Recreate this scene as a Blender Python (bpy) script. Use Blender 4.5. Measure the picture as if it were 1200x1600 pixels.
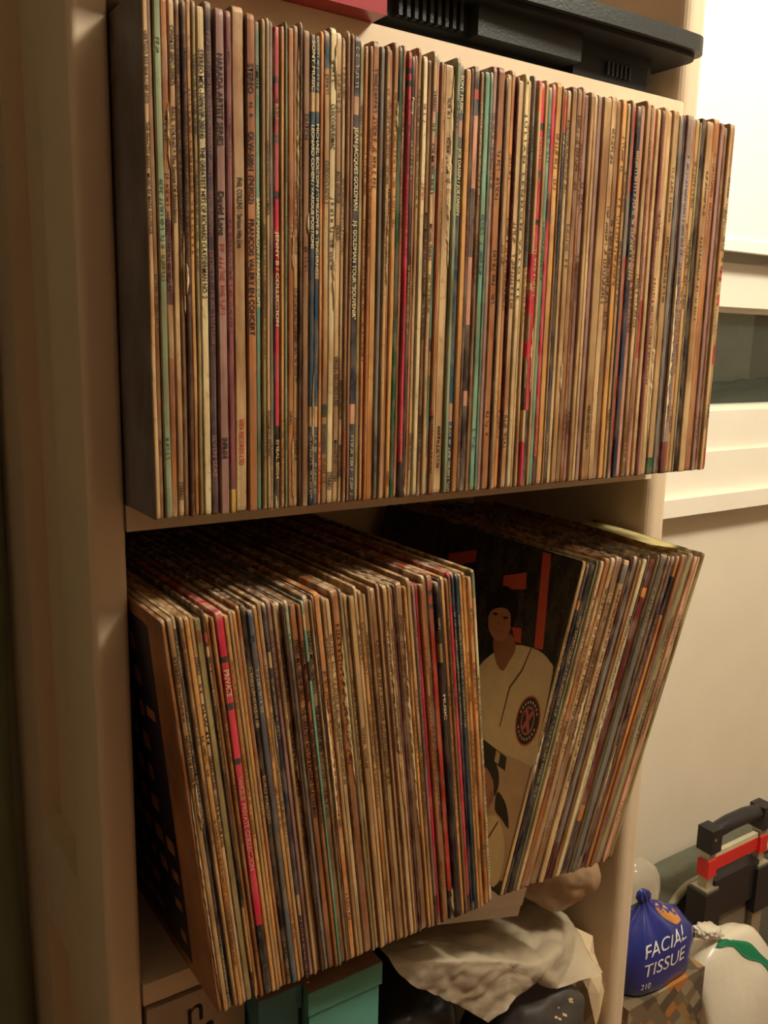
import bpy, bmesh, math, random
from mathutils import Vector, Matrix, noise
from mathutils.bvhtree import BVHTree

# ------------------------------------------------------------------ clear
for o in list(bpy.data.objects):
    bpy.data.objects.remove(o, do_unlink=True)
scene = bpy.context.scene
COL = scene.collection

# ------------------------------------------------------------------ camera
CAM_POS = Vector((-0.1893, -0.5991, 0.1171))
YAW, PITCH, ROLL, FPX = 0.5931, 0.1921, 0.0215, 1391.7
fw = Vector((math.sin(YAW)*math.cos(PITCH), math.cos(YAW)*math.cos(PITCH), -math.sin(PITCH)))
rt = Vector((math.cos(YAW), -math.sin(YAW), 0))
up = rt.cross(fw)
r2 = math.cos(ROLL)*rt + math.sin(ROLL)*up
u2 = -math.sin(ROLL)*rt + math.cos(ROLL)*up
cd = bpy.data.cameras.new('camera')
cd.sensor_fit = 'VERTICAL'; cd.sensor_height = 24.0; cd.lens = FPX*24.0/1600.0
cd.clip_start = 0.01
cam = bpy.data.objects.new('camera', cd); COL.objects.link(cam)
cam.matrix_world = Matrix(((r2.x, u2.x, -fw.x, CAM_POS.x), (r2.y, u2.y, -fw.y, CAM_POS.y),
                           (r2.z, u2.z, -fw.z, CAM_POS.z), (0, 0, 0, 1)))
scene.camera = cam

# ------------------------------------------------------------------ world, lights, exposure
wd = bpy.data.worlds.new('world'); scene.world = wd; wd.use_nodes = True
wd.node_tree.nodes['Background'].inputs[0].default_value = (1.0, 0.86, 0.68, 1)
wd.node_tree.nodes['Background'].inputs[1].default_value = 0.0
def point_light(name, loc, watts, col, rad):
    l = bpy.data.lights.new(name, 'POINT'); l.energy = watts; l.color = col; l.shadow_soft_size = rad
    o = bpy.data.objects.new(name, l); COL.objects.link(o); o.location = loc
    return o
point_light('ceiling_lamp_light', (0.90, -0.76, 1.13), 80.0, (1.0, 0.905, 0.765), 0.12)
vs = scene.view_settings
vs.view_transform = 'Standard'; vs.look = 'None'; vs.gamma = 1.0; vs.use_curve_mapping = False
vs.exposure = 0.0

# ------------------------------------------------------------------ helpers
def srgb(r, g, b, k=1.0):
    f = lambda c: ((c/255)/12.92 if c/255 <= .04045 else ((c/255+.055)/1.055)**2.4)
    return (min(1, f(r)*k), min(1, f(g)*k), min(1, f(b)*k), 1)
def link(o, parent=None):
    COL.objects.link(o)
    if parent: o.parent = parent
    return o
def obj(name, bm, mat, parent=None, smooth=False, bevel=0.0, loc=None):
    if bevel > 0:
        bmesh.ops.bevel(bm, geom=[e for e in bm.edges if len(e.link_faces) == 2 and e.calc_face_angle(0) > .5],
                        offset=bevel, segments=3, profile=.5, affect='EDGES', clamp_overlap=True)
    bmesh.ops.recalc_face_normals(bm, faces=bm.faces)
    me = bpy.data.meshes.new(name); bm.to_mesh(me); bm.free()
    me.materials.append(mat)
    if smooth:
        for p in me.polygons: p.use_smooth = True
    o = bpy.data.objects.new(name, me)
    if loc: o.location = loc
    return link(o, parent)
def empty(name, loc, rot=(0, 0, 0)):
    o = bpy.data.objects.new(name, None); o.location = loc; o.rotation_euler = rot; o.empty_display_size = .02
    return link(o)
def tag(o, label, cat, group=None):
    o['label'] = label; o['category'] = cat
    if group: o['group'] = group
    return o
def struct(o):
    o['kind'] = 'structure'; return o
def box(x0, x1, y0, y1, z0, z1, bm=None):
    bm = bm or bmesh.new()
    vs_ = [bm.verts.new(c) for c in ((x0,y0,z0),(x1,y0,z0),(x1,y1,z0),(x0,y1,z0),(x0,y0,z1),(x1,y0,z1),(x1,y1,z1),(x0,y1,z1))]
    for f in ((0,3,2,1),(4,5,6,7),(0,1,5,4),(1,2,6,5),(2,3,7,6),(3,0,4,7)): bm.faces.new([vs_[i] for i in f])
    return bm
def prism(pts, z0, z1):
    """extrude an XY outline between two heights"""
    bm = bmesh.new()
    a = [bm.verts.new((x, y, z0)) for x, y in pts]; b = [bm.verts.new((x, y, z1)) for x, y in pts]
    n = len(pts)
    bm.faces.new(a[::-1]); bm.faces.new(b)
    for i in range(n): bm.faces.new((a[i], a[(i+1) % n], b[(i+1) % n], b[i]))
    return bm
def tube(path, radii, n=12, bm=None, squash=1.0):
    bm = bm or bmesh.new(); rings = []
    path = [Vector(p) for p in path]
    for i, p in enumerate(path):
        d = (path[min(i+1, len(path)-1)] - path[max(i-1, 0)]).normalized()
        a = d.cross(Vector((0, 0, 1)));  a = a if a.length > .05 else d.cross(Vector((0, 1, 0)))
        a.normalize(); b = d.cross(a)
        r = radii[i] if isinstance(radii, (list, tuple)) else radii
        rings.append([bm.verts.new(p + a*r*math.cos(t)*squash + b*r*math.sin(t)) for t in [2*math.pi*k/n for k in range(n)]])
    for q_, w_ in zip(rings, rings[1:]):
        for k in range(n): bm.faces.new((q_[k], q_[(k+1) % n], w_[(k+1) % n], w_[k]))
    bm.faces.new(rings[0][::-1]); bm.faces.new(rings[-1])
    return bm

# ------------------------------------------------------------------ materials
def new_mat(name):
    m = bpy.data.materials.new(name); m.use_nodes = True
    nt = m.node_tree; b = nt.nodes['Principled BSDF']
    return m, nt, b
def N(nt, t, **kw):
    n = nt.nodes.new(t)
    for k, v in kw.items():
        if k.startswith('i_'):
            n.inputs[int(k[2:])].default_value = v
        else: setattr(n, k, v)
    return n
def mat(name, col, rough=.5, var=.10, scale=30.0, bump=.0, stretch=(1, 1, 1), metal=0.0, spec=.4, alpha=1.0, bscale=None, coat=0.0):
    """painted / plastic / cardboard surface: base colour with mottling and fine relief"""
    m, nt, b = new_mat(name); L = nt.links.new
    tc = N(nt, 'ShaderNodeTexCoord'); mp = N(nt, 'ShaderNodeMapping'); mp.inputs['Scale'].default_value = stretch
    L(tc.outputs['Object'], mp.inputs['Vector'])
    no = N(nt, 'ShaderNodeTexNoise'); no.inputs['Scale'].default_value = scale; no.inputs['Detail'].default_value = 5
    L(mp.outputs['Vector'], no.inputs['Vector'])
    rp = N(nt, 'ShaderNodeMapRange'); rp.inputs['From Min'].default_value = .3; rp.inputs['From Max'].default_value = .7
    rp.inputs['To Min'].default_value = 1-var; rp.inputs['To Max'].default_value = 1+var
    L(no.outputs['Fac'], rp.inputs['Value'])
    mx = N(nt, 'ShaderNodeVectorMath', operation='SCALE'); mx.inputs[0].default_value = col[:3]
    L(rp.outputs['Result'], mx.inputs['Scale']); L(mx.outputs['Vector'], b.inputs['Base Color'])
    b.inputs['Roughness'].default_value = rough; b.inputs['Metallic'].default_value = metal
    b.inputs['Specular IOR Level'].default_value = spec; b.inputs['Alpha'].default_value = alpha
    b.inputs['Coat Weight'].default_value = coat
    if bump:
        n2 = N(nt, 'ShaderNodeTexNoise'); n2.inputs['Scale'].default_value = bscale or scale*6; n2.inputs['Detail'].default_value = 3
        L(mp.outputs['Vector'], n2.inputs['Vector'])
        bp = N(nt, 'ShaderNodeBump'); bp.inputs['Strength'].default_value = bump; bp.inputs['Distance'].default_value = .001
        L(n2.outputs['Fac'], bp.inputs['Height']); L(bp.outputs['Normal'], b.inputs['Normal'])
    return m

def sleeve_material():
    """aged cardboard record sleeve: printed colour from the mesh, yellow staining, streaks, rubbed ridges"""
    m, nt, b = new_mat('aged_sleeve_card'); L = nt.links.new
    ca = N(nt, 'ShaderNodeAttribute', attribute_name='print'); wa = N(nt, 'ShaderNodeAttribute', attribute_name='wear')
    tc = N(nt, 'ShaderNodeTexCoord'); oi = N(nt, 'ShaderNodeObjectInfo')
    off = N(nt, 'ShaderNodeVectorMath', operation='SCALE'); off.inputs[0].default_value = (3.1, 7.7, 5.3)
    L(oi.outputs['Random'], off.inputs['Scale'])
    ad = N(nt, 'ShaderNodeVectorMath', operation='ADD'); L(tc.outputs['Object'], ad.inputs[0]); L(off.outputs[0], ad.inputs[1])
    def noise_(scale, detail, stretch):
        mp = N(nt, 'ShaderNodeMapping'); mp.inputs['Scale'].default_value = stretch; L(ad.outputs[0], mp.inputs['Vector'])
        n = N(nt, 'ShaderNodeTexNoise'); n.inputs['Scale'].default_value = scale; n.inputs['Detail'].default_value = detail
        L(mp.outputs[0], n.inputs['Vector']); return n.outputs['Fac']
    def rng(sock, a, b_, c, d):
        r = N(nt, 'ShaderNodeMapRange'); r.inputs['From Min'].default_value = a; r.inputs['From Max'].default_value = b_
        r.inputs['To Min'].default_value = c; r.inputs['To Max'].default_value = d; L(sock, r.inputs['Value']); return r.outputs['Result']
    def mix(fac, a, b_, mode='MIX'):
        x = N(nt, 'ShaderNodeMix', data_type='RGBA', blend_type=mode); L(fac, x.inputs['Factor'])
        L(a, x.inputs['A']) if hasattr(a, 'links') else setattr(x.inputs['A'], 'default_value', a)
        L(b_, x.inputs['B']) if hasattr(b_, 'links') else setattr(x.inputs['B'], 'default_value', b_)
        return x.outputs['Result']
    streak = rng(noise_(22, 4, (9, 1, .6)), .3, .7, .72, 1.22)
    sc = N(nt, 'ShaderNodeVectorMath', operation='SCALE'); L(ca.outputs['Color'], sc.inputs[0]); L(streak, sc.inputs['Scale'])
    stain = rng(noise_(16, 3, (2, 1, .8)), .45, .66, 0, .72)
    c1 = mix(stain, sc.outputs[0], (.42, .22, .09, 1), 'MULTIPLY')
    fleck = rng(noise_(330, 2, (1, 1, .55)), .60, .69, 0, .42)
    c2 = mix(fleck, c1, (.20, .11, .05, 1))
    rub_n = rng(noise_(120, 4, (1, 1, .4)), .42, .60, 0, 1)
    mu = N(nt, 'ShaderNodeMath', operation='MULTIPLY'); L(rub_n, mu.inputs[0]); L(wa.outputs['Fac'], mu.inputs[1])
    c3 = mix(mu.outputs[0], c2, (.60, .47, .31, 1))
    grime_n = rng(noise_(85, 5, (1, 1, .22)), .46, .62, 0, .75)
    gm_ = N(nt, 'ShaderNodeMath', operation='MULTIPLY'); L(grime_n, gm_.inputs[0])
    ga = N(nt, 'ShaderNodeMath', operation='ADD', use_clamp=True); ga.inputs[1].default_value = .18; L(wa.outputs['Fac'], ga.inputs[0]); L(ga.outputs[0], gm_.inputs[1])
    c3 = mix(gm_.outputs[0], c3, (.115, .062, .030, 1))
    L(c3, b.inputs['Base Color'])
    b.inputs['Roughness'].default_value = .48; b.inputs['Specular IOR Level'].default_value = .35
    bp = N(nt, 'ShaderNodeBump'); bp.inputs['Strength'].default_value = .35; bp.inputs['Distance'].default_value = .0006
    L(noise_(150, 3, (1, 1, .35)), bp.inputs['Height']); L(bp.outputs[0], b.inputs['Normal'])
    return m
K = 1.0
PAL = {k: srgb(*v, K) for k, v in dict(
    t=(178,142,94), T=(196,163,114), c=(214,196,146), a=(202,148,80), A=(208,140,78), o=(164,106,60), b=(136,98,64),
    d=(82,54,42), m=(86,30,32), M=(110,34,34), r=(196,44,66), R=(176,62,46), p=(204,146,118), k=(40,34,34), n=(42,50,70), e=(30,70,90),
    g=(28,86,56), G=(104,150,124), s=(110,106,98), S=(86,96,110), l=(148,132,84), u=(72,50,62), v=(146,108,98), w=(126,68,70),
    y=(132,146,112), Y=(206,172,78), x=(150,138,134)).items()}
NAMES = dict(t='tan', T='pale tan', c='cream', a='amber', A='orange-amber', o='russet brown', b='brown', d='dark brown', m='dark maroon',
    M='maroon', r='crimson', R='brick red', p='pinkish tan', k='black', n='navy', e='deep teal', g='dark green', G='pale teal', s='grey',
    S='slate blue', l='olive', u='dark purple', v='mauve brown', w='wine red', y='grey-green', Y='yellow', x='mauve grey')
M_SLEEVE = sleeve_material()
M_INK = {k: mat('ink_'+NAMES[k].replace(' ', '_').replace('-', '_'), ({'k': srgb(13, 10, 11), 'd': srgb(48, 28, 20), 'b': srgb(92, 58, 34)}.get(k) or PAL[k]), .6, .2, 300) for k in 'kdbogGecTtRpmuvwsYy'}
M_PAINT = mat('cream_painted_wood', srgb(214, 194, 164), .42, .05, 14, .12, (1, 1, .25))
M_WALL = mat('cream_wall_paint', srgb(226, 217, 196), .75, .03, 9, .15, bscale=160)
M_WHITE = mat('white_window_paint', srgb(238, 232, 216), .35, .02, 12)
ROW_UPPER = [
 (1.0,3.1,'T',54.7,0,[],[(0.922,0.795,'VERTIGO 832 864-1 / BP 1072','k'),(0.763,0.56,'THE PRINCESS BRIDE / MUSIC BY MARK KNOPFLER','k')]),
 (4.3,3.4,'b',54.8,0,[],[(0.487,0.377,'~','d'),(0.169,0.129,'~','d')]),
 (8.3,4.3,'y',54.9,0,[(0.487,0.548,'l'),(0.959,1,'y')],[(0.921,0.891,'~','g'),(0.668,0.475,'~','g'),(0.168,0.124,'~','g')]),
 (12.7,4.1,'o',55.0,0,[(0.433,0.597,'m'),(0.327,0.433,'t')],[]),
 (17.6,3.7,'T',55.1,0,[],[(0.951,0.845,'CP50435 (BFC-39957)','d'),(0.806,0.592,'PAUL YOUNG * The Secret Of Association','k'),(0.075,0.037,'STEREO','k')]),
 (21.7,2.9,'b',55.2,0,[],[(0.934,0.527,'~','k')]),
 (25.0,2.9,'d',55.3,0,[],[(0.916,0.878,'STEREO','k'),(0.853,0.832,'N  R','k'),(0.812,0.453,'~','k')]),
 (28.5,2.9,'a',55.3,0,[],[(0.927,0.882,'~','o'),(0.836,0.528,'J U L I A N   L E N N O N   V A L O T T E','b')]),
 (31.6,2.5,'l',55.4,0,[],[(0.904,0.759,'STEREO 270 372-1/CBL 50 007','k'),(0.71,0.498,'~','k')]),
 (34.5,4.7,'c',55.5,0,[],[(0.923,0.76,'STEREO MDL-1009(VIP-28014)','k'),(0.744,0.452,'THE GREATEST HITS OF RICHARD CLAYDERMAN NO. 2','k')]),
 (39.6,4.3,'u',55.6,0,[],[(0.945,0.677,'~','v'),(0.653,0.353,'~','v'),(0.17,0.082,'SEVEN SEAS','v')]),
 (46.0,5.9,'v',55.7,0,[],[(0.918,0.748,'NARADA ARTIST SERIES','k'),(0.661,0.575,'David Lanz','k'),(0.559,0.415,'~','R'),(0.165,0.12,'SNPB-018','k')]),
 (52.8,3.8,'w',55.8,0,[(0,0.052,'Y')],[(0.936,0.901,'~','u'),(0.804,0.718,'~','u'),(0.608,0.38,'~','m')]),
 (57.6,7.8,'T',55.9,0,[],[(0.683,0.547,'PHIL COLLINS / Serious Hits Live','k'),(0.201,0.102,'WEA RECORDS LTD','R')]),
 (66.3,5.9,'o',56.0,0,[],[(0.908,0.852,'STEREO','k'),(0.835,0.806,'N   R','k'),(0.78,0.706,'OLW-580/1','k'),(0.696,0.641,'(743022)','k'),(0.611,0.377,'FRANCOIS VALERY EN CONCERT','k')]),
 (73.0,3.4,'G',56.0,0,[],[(0.918,0.874,'OMI216','k'),(0.661,0.44,'BARRY MANILOW / PARADISE CAFE','c')]),
 (77.1,2.8,'l',56.1,0,[],[(0.608,0.328,'~','d'),(0.151,0.109,'~','d')]),
 (79.8,2.5,'t',56.2,0,[],[(0.768,0.622,'GEORGE WINSTON/DECEMBER','d'),(0.22,0.12,'WINDHAM HILL RECORDS','d')]),
 (82.6,2.6,'s',56.3,0,[],[(0.164,-0.005,'~','T')]),
 (86.3,3.5,'r',56.4,0,[(0.892,0.905,'k'),(0.823,0.853,'T'),(0.776,0.792,'k'),(0.665,0.68,'k'),(0,0.186,'k')],[(0.865,0.826,'~','m'),(0.599,0.402,'JENNY B / COLLECTION','c'),(0.155,0.068,'EMBAL 50054','T')]),
 (90.4,2.4,'a',56.5,0,[],[(0.219,0.021,'~','b')]),
 (93.2,1.8,'y',56.6,0,[],[]),
 (95.6,3.8,'o',56.7,0,[],[(0.219,0.188,'~','d'),(0.613,0.581,'~','T')]),
 (100.3,3.6,'t',56.7,0,[],[]),
 (104.1,1.7,'d',56.8,0,[],[(0.899,0.517,'~','t')]),
 (106.5,4.4,'b',56.9,0,[],[(0.838,0.788,'DUTCH','d'),(0.57,0.511,'~','d')]),
 (111.8,3.4,'e',57.0,0,[(0.888,1,'n'),(0.849,0.888,'T'),(0.182,0.227,'T'),(0,0.182,'n')],[(0.988,0.89,'SONY MUSIC','c'),(0.822,0.569,'LEONARD COHEN / VARIOUS POSITIONS','c'),(0.166,0.016,'~','c')]),
 (115.7,3.1,'e',57.1,0,[(0.851,0.888,'T'),(0.181,0.227,'T')],[(0.993,0.892,'~','c'),(0.826,0.506,'MICHAEL BOLTON / TIME,LOVE & TENDERNESS','c'),(0.166,0.022,'~','c')]),
 (119.1,2.5,'A',57.2,0,[],[(0.145,0.029,'STEREO','R')]),
 (122.0,4.0,'t',57.3,0,[(0.926,1,'e'),(0.199,0.228,'g'),(0.184,0.199,'T'),(0.116,0.184,'n')],[(0.914,0.87,'~','k'),(0.744,0.656,'CUSCO/CUSCO 2','k'),(0.109,0.043,'~','k')]),
 (126.2,4.8,'c',57.4,0,[],[(0.935,0.889,'~','k'),(0.851,0.761,'CUSCO/APURIMAC','k'),(0.667,0.508,'~','d'),(0.074,0.033,'STEREO','k')]),
 (131.5,4.1,'T',57.5,0,[],[(0.918,0.837,'~','d'),(0.724,0.659,'BOY GEORGE','d'),(0.614,0.582,'SOLD','d'),(0.334,0.223,'VIRGIN RECORDS LTD','d'),(0.146,0.05,'MANUFACTURED IN KOREA','d')]),
 (135.6,3.0,'T',57.5,0,[],[(0.94,0.877,'~','d'),(0.716,0.55,'~','d'),(0.284,0.194,'VIRGIN RECORDS LTD','k'),(0.136,0.061,'PRINTED IN KOREA','k')]),
 (138.7,2.6,'b',57.6,0,[],[(0.891,0.795,'~','R'),(0.172,0.069,'WEA RECORDS LTD','R')]),
 (141.5,2.4,'b',57.7,0,[],[(0.672,0.456,'~','k')]),
 (144.3,4.4,'n',57.8,0,[(0.842,0.879,'p'),(0.181,0.226,'p')],[(0.976,0.894,'~','c'),(0.817,0.646,'JEAN-JACQUES GOLDMAN','c'),(0.626,0.414,'J-J. GOLDMAN TOUR "SOUVENIR"','c'),(0.162,0.015,'~','c')]),
 (149.2,3.1,'l',57.9,0,[],[(0.871,0.806,'~','d')]),
 (152.8,2.9,'A',58.0,0,[],[]),
 (155.9,2.8,'o',58.1,0,[],[(0.835,0.554,'~','d')]),
 (159.1,5.1,'a',58.2,0,[],[(0.946,0.691,'~','d')]),
 (164.6,3.3,'s',58.2,0,[],[(0.154,0.064,'~','d')]),
 (169.1,3.3,'t',58.3,0,[],[(0.913,0.708,'~','k'),(0.708,0.459,'~','c')]),
 (172.6,2.8,'o',58.4,0,[],[(0.902,0.736,'~','d'),(0.712,0.541,'THE BEST OF LEIF GARRETT','d')]),
 (175.8,3.6,'a',58.5,0,[],[(0.897,0.614,'~','b'),(0.066,0.031,'STEREO','b')]),
 (179.9,3.3,'g',58.6,0,[],[]),
 (183.7,2.8,'p',58.7,0,[],[(0.907,0.616,'~','b')]),
 (186.7,3.1,'r',58.8,0,[(0.983,0.996,'p'),(0.952,0.964,'k'),(0.926,0.939,'k'),(0,0.087,'k')],[(0.902,0.561,'~','m'),(0.163,0.087,'~','T')]),
 (190.2,2.8,'k',58.9,0,[(0,0.462,'u')],[(0.914,0.877,'Poncy','c'),(0.821,0.735,'~','c'),(0.55,0.389,'~','Y')]),
 (193.6,2.3,'o',59.0,0,[],[(0.918,0.872,'~','u')]),
 (196.0,3.1,'t',59.0,0,[],[(0.913,0.661,'~','d'),(0.155,0.065,'TOSHIBA RECORDS CO','d')]),
 (199.7,4.0,'c',59.1,0,[],[(0.9,0.861,'~','R'),(0.732,0.69,'~','R')]),
 (203.9,3.2,'b',59.2,0,[],[(0.671,0.38,'MARKY MARK AND THE FUNKY BUNCH/MUSIC FOR THE PEOPLE','k'),(0.201,0.087,'WARNER MUSIC KOREA LTD','k')]),
 (207.6,3.5,'T',59.3,0,[(0.858,0.892,'p')],[(0.916,0.874,'STEREO','k'),(0.848,0.831,'N R','k'),(0.806,0.698,'OLM-50-3621','k'),(0.632,0.551,'MICHAEL FRANKS','k'),(0.522,0.416,'~','k')]),
 (211.2,2.9,'G',59.4,0,[(0.88,0.981,'p'),(0.825,0.88,'G'),(0.757,0.825,'p'),(0.704,0.757,'G'),(0.587,0.704,'p'),(0.376,0.587,'G'),(0.346,0.376,'u'),(0.289,0.346,'T'),(0.094,0.148,'s'),(0.062,0.094,'p')],[]),
 (214.4,2.6,'o',59.5,0,[(0.197,0.209,'R'),(0.182,0.197,'k')],[(0.179,0.054,'STETSON STUDIO','k')]),
 (217.2,2.3,'t',59.6,0,[],[(0.937,0.855,'~','k'),(0.793,0.538,'~','k')]),
 (220.1,7.7,'T',59.7,0,[],[(0.932,0.88,'~','k'),(0.843,0.732,'~','k'),(0.17,0.06,'~','k')]),
 (228.3,3.6,'y',59.7,0,[],[(0.908,0.846,'~','e')]),
 (232.2,4.2,'e',59.8,0,[(0.844,0.88,'p'),(0.18,0.224,'p')],[(0.978,0.896,'SONY MUSIC','c'),(0.819,0.669,'JOE DASSIN / JOE DASSIN','c'),(0.169,0.002,'~','c')]),
 (236.9,4.6,'a',59.9,0,[],[]),
 (242.0,3.1,'d',60.0,0,[],[(0.653,0.528,'~','R'),(0.128,0.064,'~','k')]),
 (245.6,4.9,'p',60.1,0,[(0.95,0.999,'k'),(0.928,0.95,'R'),(0.892,0.928,'n'),(0.573,0.73,'k'),(0.253,0.413,'k'),(0,0.216,'k')],[(0.144,0.088,'~','w')]),
 (251.1,3.1,'b',60.2,0,[],[(0.933,0.721,'~','c'),(0.633,0.515,'~','k')]),
 (255.0,4.7,'G',60.3,0,[],[(0.678,0.53,'~','e'),(0.159,0.102,'~','e')]),
 (259.8,2.7,'G',60.4,0,[],[(0.909,0.824,'~','g')]),
 (262.7,3.8,'v',60.4,0,[],[(0.897,0.724,'~','u')]),
 (266.8,6.4,'o',60.5,0,[],[]),
 (273.4,1.9,'d',60.6,0,[],[]),
 (275.9,4.2,'t',60.7,0,[],[(0.61,0.557,'~','d')]),
 (280.3,3.9,'A',60.8,0,[],[]),
 (284.5,2.0,'m',60.9,0,[],[]),
 (286.7,5.3,'T',61.0,0,[],[(0.672,0.458,'~','b'),(0.191,0.097,'~','d')]),
 (292.5,4.3,'c',61.1,0,[],[(0.989,0.975,'~','k'),(0.91,0.475,'J U L I A N   L E N N O N   V A L O T T E','d')]),
 (297.1,3.0,'T',61.2,0,[],[(0.898,0.69,'~','b')]),
 (300.3,3.0,'s',61.2,0,[(0,0.554,'T')],[(0.885,0.826,'STEREO','k'),(0.811,0.413,'~','k')]),
 (305.0,3.4,'r',61.3,0,[(0.93,0.988,'A'),(0.593,0.93,'T'),(0.523,0.593,'r'),(0.505,0.523,'T'),(0.381,0.445,'b'),(0.202,0.333,'d'),(0.119,0.202,'T'),(0,0.044,'r')],[]),
 (308.9,4.4,'r',61.4,0,[(0.89,0.907,'k'),(0.777,0.796,'k'),(0.666,0.679,'k'),(0,0.202,'k')],[(0.874,0.822,'~','T'),(0.609,0.477,'~','c')]),
 (313.6,3.1,'t',61.5,0,[],[]),
 (316.9,3.9,'G',61.6,0,[],[(0.921,0.817,'~','e'),(0.681,0.525,'~','k')]),
 (321.3,3.8,'r',61.7,0,[(0.674,0.743,'w'),(0,0.08,'d')],[(0.159,0.075,'~','T')]),
 (325.4,5.6,'a',61.8,0,[],[(0.88,0.745,'~','b')]),
 (331.2,1.5,'t',61.9,0,[],[]),
 (332.9,3.2,'n',61.9,0,[(0.899,0.988,'R')],[(0.891,0.838,'~','c'),(0.747,0.56,'~','s'),(0.141,0.056,'~','T')]),
 (337.0,3.9,'T',62.0,0,[],[(0.93,0.748,'~','d')]),
 (341.2,5.4,'t',62.1,0,[],[(0.672,0.561,'~','b')]),
 (347.2,5.0,'b',62.2,0,[],[(0.935,0.752,'~','d')]),
 (352.9,3.3,'o',62.3,0,[],[]),
 (356.4,4.4,'v',62.4,0,[],[]),
 (361.1,4.0,'t',62.5,0,[],[]),
 (365.7,3.7,'T',62.6,0,[],[]),
 (370.1,4.5,'v',62.6,0,[],[]),
 (375.2,8.5,'t',62.7,0,[],[(0.211,0.089,'WEA RECORDS CO LTD','k')]),
 (384.2,6.1,'T',62.8,0,[],[(0.921,0.827,'~','d'),(0.74,0.47,'~','k')]),
 (390.9,5.4,'b',62.9,0,[],[(0.701,0.403,'~','d')]),
 (397.0,5.4,'a',63.0,0,[],[]),
 (402.4,3.7,'t',63.1,0,[],[]),
 (406.5,2.5,'s',63.2,0,[],[]),
 (409.1,5.0,'R',63.3,0,[(0.607,0.772,'s'),(0,-0.022,'t')],[]),
 (414.5,5.2,'n',63.4,0,[],[(0.91,0.541,'~','c')]),
 (420.0,4.8,'p',63.4,0,[],[(0.676,0.405,'~','d')]),
 (425.5,4.8,'T',63.5,0,[(0,0.282,'t')],[(0.56,0.405,'~','k'),(0.157,0.011,'~','b')]),
 (430.6,3.1,'b',63.6,0,[],[]),
 (433.8,3.9,'p',63.7,0,[(0.335,0.493,'R')],[]),
 (439.0,4.5,'T',63.8,0,[],[]),
 (443.8,3.7,'w',63.9,0,[],[(0.733,0.58,'~','b')]),
 (447.8,4.6,'t',64.0,0,[],[]),
 (452.7,5.9,'T',64.1,0,[],[]),
 (459.3,7.4,'t',64.1,0,[(0,0.051,'g')],[]),
 (467.7,5.1,'s',64.2,0,[],[]),
 (473.1,3.0,'u',64.3,0,[(0,0.096,'w')],[]),
 (476.3,8.4,'x',64.4,0,[(0,0.095,'w')],[(0.894,0.152,'~','u')]),
 (485.0,3.9,'a',64.5,0,[],[]),
 (489.3,4.8,'t',64.6,0,[],[]),
 (494.5,3.1,'l',64.7,0,[],[]),
 (497.6,4.3,'k',64.8,0,[],[]),
 (502.7,8.7,'T',64.8,0,[],[]),
 (512.4,8.2,'o',64.9,0,[],[(0.909,0.7,'~','b')]),
 (521.4,4.6,'v',65.0,0,[(0.981,1,'b')],[(0.166,0.089,'~','b')]),
 (526.4,2.3,'m',65.1,0,[],[]),
 (528.8,3.7,'b',65.2,0,[],[]),
 (533.1,4.0,'T',65.3,0,[],[]),
 (537.2,4.9,'t',65.4,0,[(0.561,0.601,'R'),(0.491,0.524,'R'),(0.319,0.375,'R'),(0.883,1,'o'),(0,0.067,'R')],[]),
]
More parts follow.
